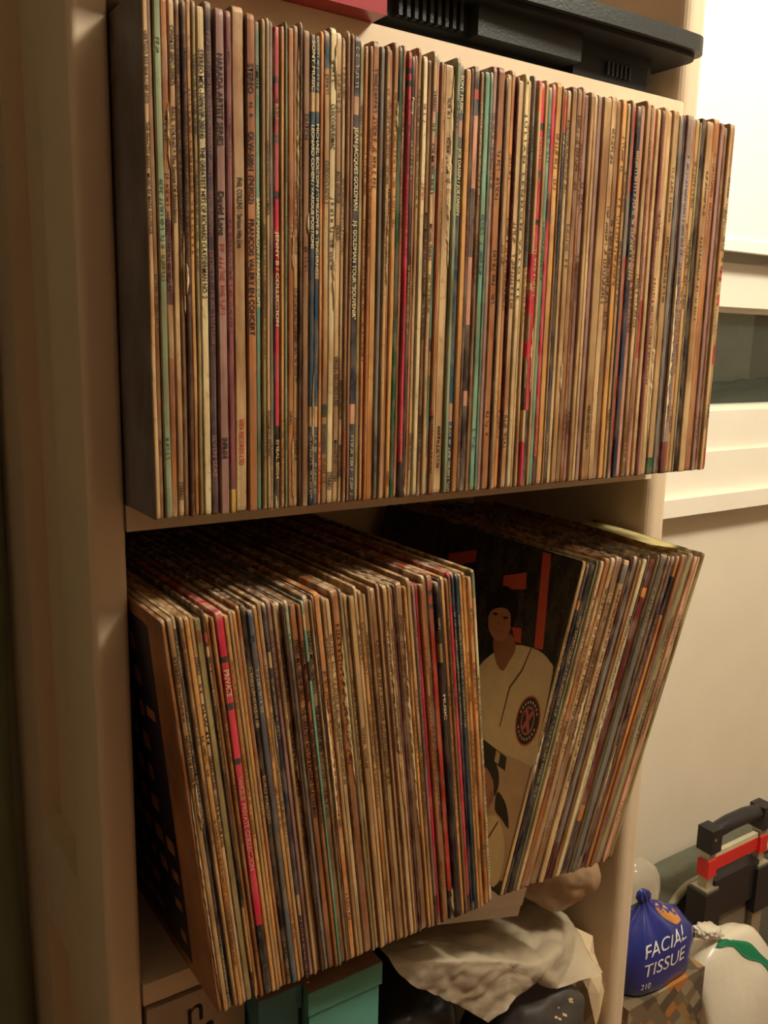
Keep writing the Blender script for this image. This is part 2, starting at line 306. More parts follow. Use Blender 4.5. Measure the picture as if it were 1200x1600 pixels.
ROW_LOWER_A = [
 (37.6,3.32,'o',58.5,-6.7,[],[]),
 (41.3,3.82,'t',58.6,-6.7,[],[(0.915,0.759,'STEREO/~','d'),(0.729,0.603,'NICOLAS DE ANGELIS','d')]),
 (45.5,2.43,'k',58.6,-6.7,[(0.972,1,'T'),(0.71,0.756,'y')],[(0.943,0.862,'~','c'),(0.779,0.503,'~','T'),(0.197,0.016,'~','c')]),
 (48.3,1.14,'n',58.7,-6.7,[],[]),
 (49.8,2.8,'t',58.8,-6.7,[],[(0.977,0.874,'~','u'),(0.791,0.691,'~','d'),(0.612,0.449,'~','u')]),
 (53.0,3.62,'a',58.9,-6.7,[],[]),
 (57.0,3.03,'T',59.0,-6.7,[],[(0.904,0.862,'STEREO','k'),(0.84,0.818,'N  R','k'),(0.794,0.693,'OLW-414','k'),(0.666,0.581,'GERARD JOLING','k'),(0.568,0.433,'LOVE IS IN YOUR EYES','k')]),
 (60.4,4.91,'l',59.1,-6.7,[(0.942,0.972,'b')],[]),
 (65.7,2.13,'d',59.2,-6.7,[(0.95,0.959,'k'),(0.927,0.95,'R'),(0.92,0.927,'k'),(0.894,0.917,'T'),(0.26,0.466,'k'),(0.08,0.26,'t'),(0.052,0.07,'k')],[(0.884,0.78,'THE GREEN BOOTS','T'),(0.741,0.614,'~','T')]),
 (68.2,2.63,'a',59.3,-6.7,[],[]),
 (71.2,2.6,'o',59.4,-6.7,[],[]),
 (74.7,5.4,'r',59.5,-6.7,[(0.882,0.897,'k'),(0.768,0.785,'k'),(0.632,0.647,'k'),(0,0.202,'k')],[(0.865,0.8,'PRIVATE','c'),(0.602,0.541,'VANGELIS','p'),(0.532,0.354,'PRIVATE COLLECTION','p')]),
 (80.8,3.3,'a',59.6,-6.7,[],[]),
 (84.6,2.63,'t',59.6,-6.7,[],[]),
 (87.6,2.93,'a',59.7,-6.7,[],[]),
 (90.9,2.8,'o',59.8,-6.7,[],[(0.534,0.449,'~','c')]),
 (94.4,3.52,'k',59.9,-6.7,[],[(0.854,0.704,'STEREO UM-014X310 180','T'),(0.581,0.454,'EURO MASTERS','t'),(0.143,0.002,'~','T')]),
 (98.3,4.02,'S',60.0,-6.7,[(0.221,0.433,'s')],[(0.944,0.921,'~','k'),(0.86,0.733,'~','c')]),
 (102.7,3.13,'a',60.1,-6.7,[],[]),
 (106.2,3.32,'t',60.2,-6.7,[],[]),
 (109.9,3.13,'n',60.3,-6.7,[(0.845,0.884,'T'),(0.184,0.243,'T'),(0,0.184,'u')],[(0.991,0.887,'~','v'),(0.821,0.659,'~','T'),(0.17,-0.02,'~','p')]),
 (113.4,3.32,'v',60.4,-6.7,[],[(0.936,0.755,'~','d')]),
 (117.1,2.93,'t',60.5,-6.7,[],[(0.911,0.687,'~','b')]),
 (120.4,3.72,'b',60.6,-6.7,[],[(0.917,0.756,'STEREO N.R. (JADELUR-0001)','k'),(0.704,0.507,'GOLDEN TROMPETTE','k'),(0.478,0.322,'~','k')]),
 (124.5,1.64,'d',60.6,-6.7,[],[]),
 (126.5,3.1,'s',60.7,-6.7,[(0.89,0.976,'y')],[(0.921,0.89,'~','k')]),
 (130.4,4.81,'o',60.8,-6.7,[],[(0.914,0.759,'STEREO MDL-1008(VIP-28013)','k'),(0.743,0.445,'THE GREATEST HITS OF RICHARD CLAYDERMAN','k')]),
 (135.6,3.03,'o',60.9,-6.7,[],[(0.912,0.755,'STEREO MDL-1060/SRB','k'),(0.706,0.396,'THE GREATEST HITS ~','k')]),
 (139.0,2.53,'G',61.0,-6.7,[(0.93,0.97,'T'),(0.802,0.851,'k')],[]),
 (141.9,4.32,'b',61.1,-6.7,[],[(0.916,0.759,'STEREO MDL-1009/2231','k'),(0.726,0.425,'THE GREATEST HITS ~','k')]),
 (146.6,1.74,'t',61.2,-6.7,[],[]),
 (148.7,1.74,'d',61.3,-6.7,[],[(0.893,0.68,'~','d')]),
 (150.8,4.62,'A',61.4,-6.7,[],[]),
 (155.8,3.13,'t',61.5,-6.7,[],[(0.901,0.623,'~','k')]),
 (159.3,3.8,'T',61.6,-6.7,[],[(0.912,0.498,'~','k')]),
 (164.8,6.01,'o',61.7,-6.7,[],[(0.917,0.546,'~','d')]),
 (171.2,2.9,'l',61.7,-6.7,[],[]),
 (174.5,3.52,'t',61.8,-6.7,[],[]),
 (178.4,4.52,'t',61.9,-6.7,[],[(0.657,0.534,'~','k')]),
 (183.3,3.2,'T',62.0,-6.7,[],[(0.907,0.807,'~','d')]),
 (187.0,3.32,'a',62.1,-6.7,[],[]),
 (190.7,3.32,'t',62.2,-6.7,[],[(0.903,0.524,'~','d')]),
 (194.4,2.83,'b',62.3,-6.7,[],[]),
 (197.6,4.72,'t',62.4,-6.7,[],[(0.866,0.463,'~','d')]),
 (202.7,2.43,'t',62.5,-6.7,[],[]),
 (205.5,2.33,'m',62.6,-6.7,[],[]),
 (208.2,4.02,'T',62.7,-6.7,[],[(0.911,0.546,'~','d')]),
 (212.6,2.93,'t',62.7,-6.7,[],[]),
 (215.9,1.54,'w',62.8,-6.7,[],[]),
 (217.8,2.5,'d',62.9,-6.7,[],[]),
 (220.7,5.71,'b',63.0,-6.7,[],[(0.921,0.68,'~','b')]),
 (226.8,3.03,'a',63.1,-6.7,[],[]),
 (230.2,3.62,'t',63.2,-6.7,[],[]),
 (234.2,3.03,'v',63.3,-6.7,[(0,0.098,'d')],[(0.914,0.487,'~','b')]),
 (237.6,3.1,'r',63.4,-6.7,[],[]),
 (241.3,3.7,'o',63.5,-6.7,[],[]),
 (245.4,3.5,'b',63.6,-6.7,[],[]),
 (249.8,5.0,'R',63.7,-6.7,[(0.949,0.963,'k'),(0.912,0.924,'k'),(0,0.09,'k')],[]),
 (255.6,3.62,'k',63.7,-6.7,[(0.781,0.834,'T')],[(0.904,0.869,'~','c'),(0.691,0.618,'MUSIC','c')]),
 (259.6,2.03,'n',63.8,-6.7,[],[(0.936,0.832,'~','k')]),
 (262.0,3.52,'a',63.9,-6.7,[],[]),
 (265.9,2.93,'b',64.0,-6.7,[],[(0.898,0.611,'~','k')]),
 (269.2,3.2,'r',64.1,-6.7,[(0.914,0.992,'b'),(0,0.057,'n')],[]),
 (272.8,2.73,'n',64.2,-6.7,[(0,0.115,'n')],[(0.895,0.568,'~','c')]),
 (275.9,3.13,'e',64.3,-6.7,[],[(0.893,0.566,'~','c')]),
 (279.4,3.23,'a',64.4,-6.7,[],[]),
 (283.0,3.6,'a',64.5,-6.7,[],[]),
 (289.5,4.02,'A',64.6,-6.7,[],[]),
 (293.9,3.5,'c',64.7,-6.7,[(0.925,0.995,'G')],[(0.703,0.049,'~','k')]),
]
ROW_LOWER_B = [
 (307.6,4.04,'t',62.0,14.8,[],[(0.79,0.429,'~','k')]),
 (312.4,2.2,'n',62.5,14.98,[(0.864,0.892,'A')],[]),
 (315.3,5.58,'k',63.0,15.15,[],[(0.844,0.289,'~','T')]),
 (321.7,2.1,'y',63.5,15.33,[],[]),
 (324.5,4.22,'T',64.0,15.51,[],[(0.898,0.649,'~','d'),(0.572,0.379,'~','k')]),
 (329.5,5.66,'o',64.5,15.68,[],[]),
 (336.0,5.8,'t',65.0,15.86,[],[(0.914,0.41,'~','d')]),
 (342.7,7.18,'b',65.5,16.04,[(0.863,0.892,'T')],[]),
 (350.8,6.89,'T',66.0,16.22,[(0.928,0.986,'s')],[(0.909,0.282,'~','k')]),
 (358.6,2.09,'m',66.4,16.39,[],[]),
 (361.4,4.96,'s',66.9,16.57,[(0,0.115,'m')],[]),
 (367.2,2.37,'o',67.4,16.75,[],[]),
 (370.3,5.14,'c',67.9,16.92,[],[(0.824,0.427,'~','d')]),
 (376.3,1.69,'s',68.4,17.1,[],[(0.842,0.443,'~','u')]),
 (378.7,6.66,'M',68.9,17.28,[(0.911,0.98,'m'),(0.881,0.911,'A'),(0.171,0.221,'A'),(0,0.171,'u')],[]),
 (386.3,1.02,'l',69.4,17.45,[],[]),
 (388.0,6.64,'s',69.9,17.63,[],[(0.898,0.738,'~','T')]),
 (395.6,1.88,'k',70.4,17.81,[],[]),
 (398.2,2.92,'b',70.9,17.98,[],[(0.895,0.43,'~','k')]),
 (401.9,3.68,'u',71.4,18.16,[],[(0.814,0.326,'~','T')]),
 (406.4,3.2,'A',71.9,18.34,[(0.812,0.934,'n')],[]),
 (410.4,3.76,'o',72.4,18.52,[],[]),
 (415.0,3.95,'s',72.9,18.69,[],[]),
 (419.8,6.7,'l',73.4,18.87,[],[]),
 (427.7,4.13,'p',73.9,19.05,[],[]),
 (432.7,4.22,'t',74.4,19.22,[],[]),
 (437.8,3.7,'l',74.9,19.4,[],[]),
]

# ------------------------------------------------------------------ room
FLOOR, CEIL, X0, X1, Y0, YW = -1.2, 1.25, -1.35, 2.45, -2.3, 0.31
M_FLOOR = mat('brown_laminate_floor', srgb(120, 88, 60), .45, .18, 18, .1, (.3, 3, 1))
struct(obj('floor', box(X0, X1, Y0, YW, FLOOR-.05, FLOOR), M_FLOOR))
struct(obj('ceiling', box(X0, X1, Y0, YW, CEIL, CEIL+.05), M_WALL))
M_WOOD = mat('dark_wood_panelling', srgb(110, 80, 58), .5, .15, 12, .1, (4, 4, .4))
struct(obj('wall_left', box(X0-.08, X0, Y0, YW, FLOOR, CEIL), mat('grey_beige_wall_paint', srgb(138, 126, 114), .8, .04, 9)))
struct(obj('wall_right', box(X1, X1+.08, Y0, YW, FLOOR, CEIL), M_WALL))
struct(obj('wall_front', box(X0, X1, Y0-.08, Y0, FLOOR, CEIL), M_WOOD))
# back wall with the window opening
WX0, WX1, WZ0, WZ1 = .70, 2.2, -.10, .95
bm = box(X0, WX0, YW, YW+.1, FLOOR, CEIL); box(WX1, X1, YW, YW+.1, FLOOR, CEIL, bm)
box(WX0, WX1, YW, YW+.1, FLOOR, WZ0, bm); box(WX0, WX1, YW, YW+.1, WZ1, CEIL, bm)
struct(obj('wall_back', bm, M_WALL))
win = struct(empty('window_1', (WX0, YW, WZ0)))
def wpart(name, bm, m, bevel=.002):
    o = obj(name, bm, m, None, bevel=bevel); o.parent = win; o.matrix_parent_inverse = Matrix.Translation((-WX0, -YW, -WZ0)); return o
wpart('window_sill', box(WX0-.05, WX1+.05, YW-.035, YW+.02, -.146, -.118), M_WHITE, .003)
wpart('apron_board', box(WX0, WX1, YW-.018, YW+.03, -.118, -.050), M_WHITE, .002)
wpart('bottom_rail', box(WX0, WX1, YW-.010, YW+.035, -.050, .014), M_WHITE, .004)
wpart('glazing_bead', box(WX0, WX1, YW+.002, YW+.03, .014, .022), M_WHITE, .002)
wpart('middle_rail', box(WX0, WX1, YW-.010, YW+.035, .178, .245), M_WHITE, .004)
wpart('glazing_bead', box(WX0, WX1, YW+.002, YW+.03, .170, .178), M_WHITE, .002)
wpart('upper_panel', box(WX0, WX1, YW+.010, YW+.035, .245, WZ1), M_WHITE, .002)
gm, nt, b = new_mat('window_glass'); b.inputs['Base Color'].default_value = (.12, .15, .12, 1); b.inputs['Roughness'].default_value = .03
b.inputs['Alpha'].default_value = .16; b.inputs['Specular IOR Level'].default_value = .8
wpart('pane', box(WX0, WX1, YW+.020, YW+.024, .014, .178), gm, 0)
M_NICHE = mat('greenish_backing', srgb(176, 160, 130), .8, .08, 8)
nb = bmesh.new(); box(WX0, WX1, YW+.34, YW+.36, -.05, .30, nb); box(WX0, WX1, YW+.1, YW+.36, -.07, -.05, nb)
struct(obj('reflection_backing', nb, M_NICHE))  # added backing whose colour stands in for the room reflected in the pane
struct(obj('reflection_strip_1', box(1.36, 1.535, YW+.26, YW+.34, -.05, .30), mat('pale_green_reflection', srgb(222, 232, 212), .6)))  # added pale strip imitating the lighter part of the pane's reflection
# window blind
bl = empty('roller_blind', (WX0, YW-.05, .25))
def bpart(name, bm, m, bv=.001, sm=False):
    o = obj(name, bm, m, None, smooth=sm, bevel=bv); o.parent = bl; o.matrix_parent_inverse = Matrix.Translation((-WX0, -YW+.05, -.25)); return o
M_BLIND = mat('white_blind_fabric', srgb(246, 242, 230), .8, .02, 40, .05)
bpart('fabric', box(WX0+.0, WX1-.0, YW-.040, YW-.038, .272, 1.02), M_BLIND, 0)
bpart('hem_bar', box(WX0, WX1, YW-.045, YW-.033, .258, .274), M_BLIND, .003)
bpart('roller', tube([(WX0, YW-.04, 1.03), (WX1, YW-.04, 1.03)], .022, 16), M_BLIND, 0, True)
tag(bl, 'white roller blind pulled part way down over the window', 'blind')

# ------------------------------------------------------------------ bookshelf
W, TB, H2, HT = .5452, .0182, .3758, .3400
DEP = .285
shelf = empty('bookshelf', (W/2, 0, FLOOR))
tag(shelf, 'cream painted wooden bookshelf packed with records', 'bookshelf')
def spart(name, bm, m=M_PAINT, bevel=0.0, parent=None, smooth=False):
    o = obj(name, bm, m, None, bevel=bevel, smooth=smooth)
    o.parent = parent or shelf
    o.matrix_parent_inverse = (Matrix.Translation((-W/2, 0, -FLOOR)))
    return o
def post_outline(xa, xb, y0, y1, r, inner):
    """plan of an upright with a rounded front edge"""
    pts = []
    for k in range(7):
        t = math.pi + k*math.pi/12; pts.append((xa+r+r*math.cos(t), y0+r+r*math.sin(t)))
    for k in range(7):
        t = 1.5*math.pi + k*math.pi/12; pts.append((xb-r+r*math.cos(t), y0+r+r*math.sin(t)))
    return pts + [(xb, y1), (xa, y1)]
TOPZ = 1.05
lp = spart('side_panel', prism(post_outline(-.0255, 0, 0, .078, .0055, 0), FLOOR, TOPZ))
def sub(name, bm, bevel=.0015):
    o = obj(name, bm, M_PAINT, None, bevel=bevel); o.parent = lp; return o
sub('inner_face', box(-.0090, 0, .078, DEP, FLOOR, TOPZ), 0)
sub('rear_stile', box(-.0255, -.0090, .196, DEP, FLOOR, TOPZ))
sub('rail', box(-.0250, -.0090, .078, .196, -.420, -.322))
sub('rail', box(-.0250, -.0090, .078, .196, .62, .72))
spart('side_panel', prism(post_outline(W, W+.031, 0, DEP, .011, 0), FLOOR, TOPZ), smooth=False)
def board(z1, x0=.0003, x1=W-.0003, y0=0.0, th=TB): return spart('shelf_board', box(x0, x1, y0, DEP-.004, z1-th, z1), bevel=.0012)
board(0.0); board(-H2); board(-.72); board(-1.12)
# the top board stands a little proud and has a rounded corner
R_ = .016; pts = [(.0003, DEP-.004), (.0003, -.012)]
for k in range(9):
    t = -math.pi/2 + k*math.pi/16; pts.append((W-.0008-R_+R_*math.cos(t), -.012+R_+R_*math.sin(t)))
pts += [(W-.0008, DEP-.004)]
spart('shelf_board', prism(pts, HT-TB, HT), bevel=.0)
board(.80)
spart('back_panel', box(-.009, W+.01, DEP-.003, DEP+.004, FLOOR+.05, TOPZ-.02))
spart('top_cap', box(-.03, W+.035, -.01, DEP+.004, TOPZ, TOPZ+.02), bevel=.002)

# ------------------------------------------------------------------ record sleeves
S = .3125
def wob(seed):
    r = random.Random(seed); a, b, c, d = r.uniform(.00005, .00022), r.uniform(2, 6), r.uniform(0, 6.3), r.uniform(-.00025, .00025)
    return lambda v: a*math.sin(b*v*3.0 + c) + d*(4*v*(1-v)-.5)
def make_sleeve(T, col, segs, seed, hgt, side=None, amp=1.0):
    """thin card jacket, spine at y = 0 facing the viewer, rounded ridges, soft corners"""
    r = random.Random(seed); w0 = wob(seed); w = lambda v: w0(v)*amp
    zs = [0, .004, .012, .03] + [.03+.94*k/18 for k in range(1, 18)] + [.97, .988, .996, 1]
    cuts = sorted({round(z, 4) for s in segs for z in s[:2] if 0 < z < 1})
    rows = []
    for z in sorted(set(zs) | set(cuts)):
        c = col
        def colour_at(v):
            k = col
            for a, b_, cc in segs:
                if a <= v < b_: k = cc
            return k
        if z in cuts: rows.append((z, colour_at(z-1e-4))); rows.append((z, colour_at(z+1e-4)))
        else: rows.append((z, colour_at(min(max(z, 1e-4), .9999))))
    bm = bmesh.new(); lay = bm.verts.layers.float_color.new('print'); wl = bm.verts.layers.float.new('wear')
    cr_t, cr_b = r.uniform(.0004, .0024), r.uniform(.0003, .0018)
    worn = r.uniform(.25, 1.0)
    e_ = min(.22, .0007/T)
    prof = [(0, S), (0, .006), (.0, .0013), (e_*.35, .00042), (e_, 0), (.5, -.00010), (1-e_, 0), (1-e_*.35, .00042), (1, .0013), (1, .006), (1, S)]
    wear = [.05, .15, .75, .8, .25, .1, .25, .8, .75, .15, .05]
    rings = []
    lo, hi = -.0004, hgt
    for z, c in rows:
        end = max(0, 1-min(z, 1-z)/.009)
        yy = (cr_t if z > .5 else cr_b)*end**2
        th = T*(1 - .10*end**2)
        ring = []
        for (u, y), wr in zip(prof, wear):
            v = bm.verts.new((T*.5 + (u-.5)*th + w(z), (y + yy*(1-min(1, max(0, y)/.03))) if y < S else S, z*hgt))
            k = PAL[c]; v[lay] = (k[0], k[1], k[2], 1)
            v[wl] = min(1, wr*worn + .95*max(0, 1-(1-z)/.022)*(.4+.6*worn) + .8*max(0, 1-z/.016)*worn)
            if side and u == 0: v[lay] = side; v[wl] = .05
            ring.append(v)
        rings.append(ring)
    for a, b_ in zip(rings, rings[1:]):
        for k in range(len(prof)-1): bm.faces.new((a[k], a[k+1], b_[k+1], b_[k]))
        bm.faces.new((a[-1], a[0], b_[0], b_[-1]))
    bm.faces.new(rings[0][::-1]); bm.faces.new(rings[-1])
    return bm, w
pending = []     # lettering waiting to be turned into meshes
def scribble(bm, v0, v1, hgt, xc, hh, seed, w, dens=.9):
    """print too small to read: rows of tiny letter-like strokes"""
    r = random.Random(seed); z = v0*hgt; ze = v1*hgt
    cw = hh*.82
    def rect(xa, xb, za, zb):
        ww = w(za/hgt)
        q_ = [bm.verts.new((xa+ww, -.00035, za)), bm.verts.new((xb+ww, -.00035, za)), bm.verts.new((xb+ww, -.00035, zb)), bm.verts.new((xa+ww, -.00035, zb))]
        bm.faces.new(q_)
    s = cw*.2
    while z - cw > ze:
        if r.random() < dens:
            x0, x1 = xc-hh/2, xc+hh/2
            k = r.randrange(5)
            if k in (0, 1, 3): rect(x0, x1, z-s, z)
            if k in (0, 2, 4): rect(x0, x1, z-cw+s, z-cw+2*s)
            if k in (1, 2, 3): rect(x1-s, x1, z-cw+s, z)
            if k in (0, 3): rect(xc-s/2, xc+s/2, z-cw+s, z)
            if k in (1, 4): rect(x0, x0+s, z-cw+s, z)
        z -= cw*(1.15 if r.random() < .85 else 1.9)
def add_text(parent, st, v0, v1, hgt, T, colkey, w, seed):
    hh = min(T*.68, .0036)
    xc = T*.5
    if '~' in st:
        plain = st.replace('~', '').strip(' /')
        if plain:
            vm = v0 + (v1-v0)*.4; add_text(parent, plain, v0, vm, hgt, T, colkey, w, seed); v0 = vm-.01
        bm = bmesh.new(); scribble(bm, v0, v1, hgt, xc, hh*.8, seed, w)
        if len(bm.faces): obj('spine_print', bm, M_INK[colkey], parent)
        else: bm.free()
        return
    if st[1:2] == ' ' and st[3:4] == ' ': hh *= .62
    cu = bpy.data.curves.new('t', 'FONT'); cu.body = st; cu.size = 1.0; cu.resolution_u = 3; cu.fill_mode = 'FRONT'
    cu.offset = .016
    o = bpy.data.objects.new('t', cu); COL.objects.link(o)
    pending.append((o, parent, v0*hgt, v1*hgt, xc, hh, M_INK[colkey], w, hgt))
def flush_text():
    bpy.context.view_layer.update(); dg = bpy.context.evaluated_depsgraph_get()
    for o, parent, z0, z1, xc, hh, m, w, hgt in pending:
        me = bpy.data.meshes.new_from_object(o.evaluated_get(dg))
        xs = [v.co.x for v in me.vertices]; a, b_ = min(xs), max(xs)
        sx = (z0-z1)/(b_-a)
        for v in me.vertices:
            z = z0 - (v.co.x-a)*sx
            v.co = (xc + (v.co.y-.35)*hh/.72 + w(z/hgt), -.00042, z)
        me.name = 'spine_lettering'; me.materials.clear(); me.materials.append(m)
        n = bpy.data.objects.new('spine_lettering', me); link(n, parent)
        cu = o.data; bpy.data.objects.remove(o); bpy.data.curves.remove(cu)
    pending.clear()
ORD = ['zeroth', 'first', 'second', 'third', 'fourth', 'fifth', 'sixth', 'seventh', 'eighth', 'ninth', 'tenth', 'eleventh', 'twelfth',
       'thirteenth', 'fourteenth', 'fifteenth', 'sixteenth', 'seventeenth', 'eighteenth', 'nineteenth', 'twentieth']
# sleeves that stand out: index -> (own label, short name used to point at its neighbours)
MARK_U = {0: ('pale tan sleeve with a dark grey cover beside the left upright, upper shelf', 'grey-covered sleeve'),
 2: ('pale grey-green spine with a worn olive middle, upper shelf', 'grey-green sleeve'),
 9: ('thick cream sleeve with one long line of black lettering, upper shelf', 'long-lettered cream sleeve'),
 10: ('dark purple sleeve with faint mauve lettering beside a cream sleeve, upper shelf', None),
 11: ('mauve brown sleeve with tall thin black lettering and red title, upper shelf', None),
 12: ('wine red sleeve with a short yellow foot, upper shelf', None),
 13: ('thickest pale tan sleeve with small slanted black title, upper shelf', 'thickest tan sleeve'),
 14: ('russet brown sleeve with bold black capitals down its spine, upper shelf', 'bold-capitals russet sleeve'),
 15: ('pale teal sleeve with cream lettering beside the bold-capitals russet sleeve, upper shelf', None),
 19: ('crimson sleeve with black bands and a pointed red end, upper shelf', 'pointed crimson sleeve'),
 26: ('deep teal sleeve with two tan stripes and white capitals, upper shelf', 'tan-striped teal sleeve'),
 30: ('cream sleeve with a torn white spine, upper shelf', 'torn cream sleeve'),
 35: ('navy sleeve with pink stripes and white lettering, upper shelf', 'pink-striped navy sleeve'),
 44: ('dark green sleeve with a pale right ridge, upper shelf', 'dark green sleeve'),
 46: ('crimson sleeve with black and pink checks at its top, upper shelf', None),
 47: ('black sleeve with yellow lettering beside the check-topped crimson sleeve, upper shelf', None),
 53: ('sleeve with a patchwork teal, pink and purple spine, upper shelf', 'patchwork sleeve'),
 56: ('widest plain tan sleeve beside grey-green and teal ones, upper shelf', 'widest plain tan sleeve'),
 58: ('deep teal sleeve with pink stripes near its top, upper shelf', 'pink-striped teal sleeve'),
 61: ('sleeve with alternating black and pinkish tan picture spine, upper shelf', 'black-and-pink picture sleeve'),
 63: ('bright pale teal sleeve, the wider of two side by side, upper shelf', 'wide pale teal sleeve'),
 72: ('cream sleeve with widely spaced dark capitals, upper shelf', 'spaced-capitals cream sleeve'),
 76: ('crimson sleeve with black bands and worn pink middle, upper shelf', 'worn crimson sleeve'),
 82: ('navy sleeve with a red top and pale lettering, upper shelf', 'red-topped navy sleeve'),
 97: ('brick red sleeve with a grey upper spine, upper shelf', 'brick red sleeve'),
 98: ('plain navy sleeve beside the brick red one, upper shelf', None),
 108: ('wide grey sleeve near the right upright, upper shelf', 'wide grey sleeve'),
 114: ('black sleeve between olive and pale tan ones, upper shelf', 'narrow black sleeve'),
 121: ('last sleeve on the upper shelf, spine flecked with brick red', None)}
MARK_A = {0: ('brown torn-edged sleeve with dark picture cover against the left upright, lower shelf', 'torn picture sleeve'),
 2: ('black sleeve with flaking white lettering, lower shelf', None),
 6: ('pale tan sleeve with small neat black capitals, lower shelf', 'neat-capitals tan sleeve'),
 11: ('crimson sleeve with black bands and a black foot, lower shelf', 'black-banded crimson sleeve'),
 16: ('black sleeve with tan capitals, lower shelf', 'tan-lettered black sleeve'),
 17: ('slate blue sleeve beside the tan-lettered black one, lower shelf', None),
 20: ('navy sleeve with a tan stripe behind a torn tan one, lower shelf', 'tan-striped navy sleeve'),
 28: ('pale teal sleeve between lettered brown ones, lower shelf', 'pale teal lower sleeve'),
 45: ('dark maroon sleeve sunk between tan ones, lower shelf', 'sunken maroon sleeve'),
 50: ('brown sleeve with a long torn pale ridge, lower shelf', 'torn-ridged brown sleeve'),
 57: ('brick red sleeve with two black squares near its top, lower shelf', 'brick red squared sleeve'),
 64: ('deep teal sleeve with white lettering, lower shelf', 'deep teal lower sleeve'),
 68: ('cream end sleeve with a teal top facing the gap, lower shelf', None)}
MARK_B = {0: ('record sleeve showing a smiling ballplayer cover, facing the gap, lower shelf', 'ballplayer sleeve'),
 2: ('black sleeve with tan lettering beside the ballplayer sleeve, lower shelf', None),
 8: ('pale tan sleeve with a grey upper end and dark lettering, lower shelf', 'grey-topped tan sleeve'),
 14: ('wide maroon sleeve with orange blocks, lower shelf', 'wide maroon sleeve'),
 16: ('wide grey sleeve beside the maroon one, lower shelf', None),
 26: ('last olive sleeve leaning on the right upright, lower shelf', None)}
def build_row(rows, marks, row_name, group, key, base_z, rowphrase):
    out = []; anchor, since, seen = None, 0, {}
    for i, (x, T, c, p, ang, segs, txts) in enumerate(rows):
        r = random.Random(key*1000+i)
        hgt = S*(1 + r.uniform(-.017, .008)); dy = r.uniform(-.0012, .0012) if r.random() < .85 else r.uniform(-.0022, .0026)
        if key == 1 and i == 0: dy = -.0022
        Tm = T/1000
        side = None
        if key == 1 and i == 0: side = srgb(112, 104, 104)
        if key == 2 and i == 0: side = srgb(166, 112, 72)
        if key == 3 and i == 0: side = srgb(26, 24, 27)
        bm, w = make_sleeve(Tm, c, segs, key*1000+i, hgt, side, amp=1.0 if ang == 0 else .25)
        o = obj('record_sleeve', bm, M_SLEEVE, smooth=False)
        a = math.radians(ang)
        o.location = (x/1000, -p/1000+dy, base_z + .0002 + (Tm*math.sin(a) if a > 0 else 0))
        o.rotation_euler = (0, a, 0)
        if not txts and c in 'tTaAcolbpvy' and r.random() < .72:
            a0 = r.uniform(.70, .93); a1 = a0 - r.uniform(.06, .16); a2 = a1 - r.uniform(.03, .12)
            txts = [(a0, a1, '~', r.choice('ddbk')), (a2, a2 - r.uniform(.12, .34), '~', r.choice('ddbk'))]
            if r.random() < .5: txts.append((.20, .20 - r.uniform(.05, .10), '~', 'd'))
        for j, (v0, v1, st, ck) in enumerate(txts): add_text(o, st, v0, v1, hgt, Tm, ck, w, key*7000+i*20+j)
        if i in marks:
            lab, short = marks[i]
            if short: anchor, since = short, 0
        else:
            lab = None
        if lab is None:
            n = i - max([k for k in marks if k < i and marks[k][1]], default=0)
            lab = '%s sleeve, %s from the %s towards the window, %s' % (NAMES[c], ORD[n], anchor, rowphrase)
        tag(o, lab, 'record', group)
        out.append(o)
    return out
recU = build_row(ROW_UPPER, MARK_U, 'upper', 'record sleeves on the upper shelf', 1, 0.0, 'upper shelf')
recA = build_row(ROW_LOWER_A, MARK_A, 'lower', 'record sleeves leaning on the left upright', 2, -H2, 'lower shelf')
recB = build_row(ROW_LOWER_B, MARK_B, 'lower', 'record sleeves leaning on the right upright', 3, -H2, 'lower shelf')
flush_text()
M_TORN = mat('bare_torn_card', srgb(214, 190, 146), .85, .15, 200, .4)
def torn(o, T, hgt, v0, v1, side, seed, wid=.45):
    # bare card where the printed skin of the spine has ripped away
    r = random.Random(seed); bm = bmesh.new(); rows = []
    n = max(6, int((v1-v0)*90))
    for k in range(n+1):
        v = v0 + (v1-v0)*k/n; e = max(0.0, math.sin(math.pi*k/n))**.5
        x0 = (T*.93 if side > 0 else T*.07); x1 = x0 - side*T*wid*e*r.uniform(.45, 1.1)
        rows.append([bm.verts.new((x, y, v*hgt + r.uniform(-.0006, .0006))) for x, y in ((x0+side*T*.06, .0008), (x0, -.0006-.0009*e*r.random()), ((x0+x1)/2, -.0007-.0006*e*r.random()), (x1, -.00028))])
    for a, b_ in zip(rows, rows[1:]):
        for k in range(3): bm.faces.new((a[k], a[k+1], b_[k+1], b_[k]))
    bmesh.ops.recalc_face_normals(bm, faces=bm.faces)
    obj('torn_card', bm, M_TORN, o)
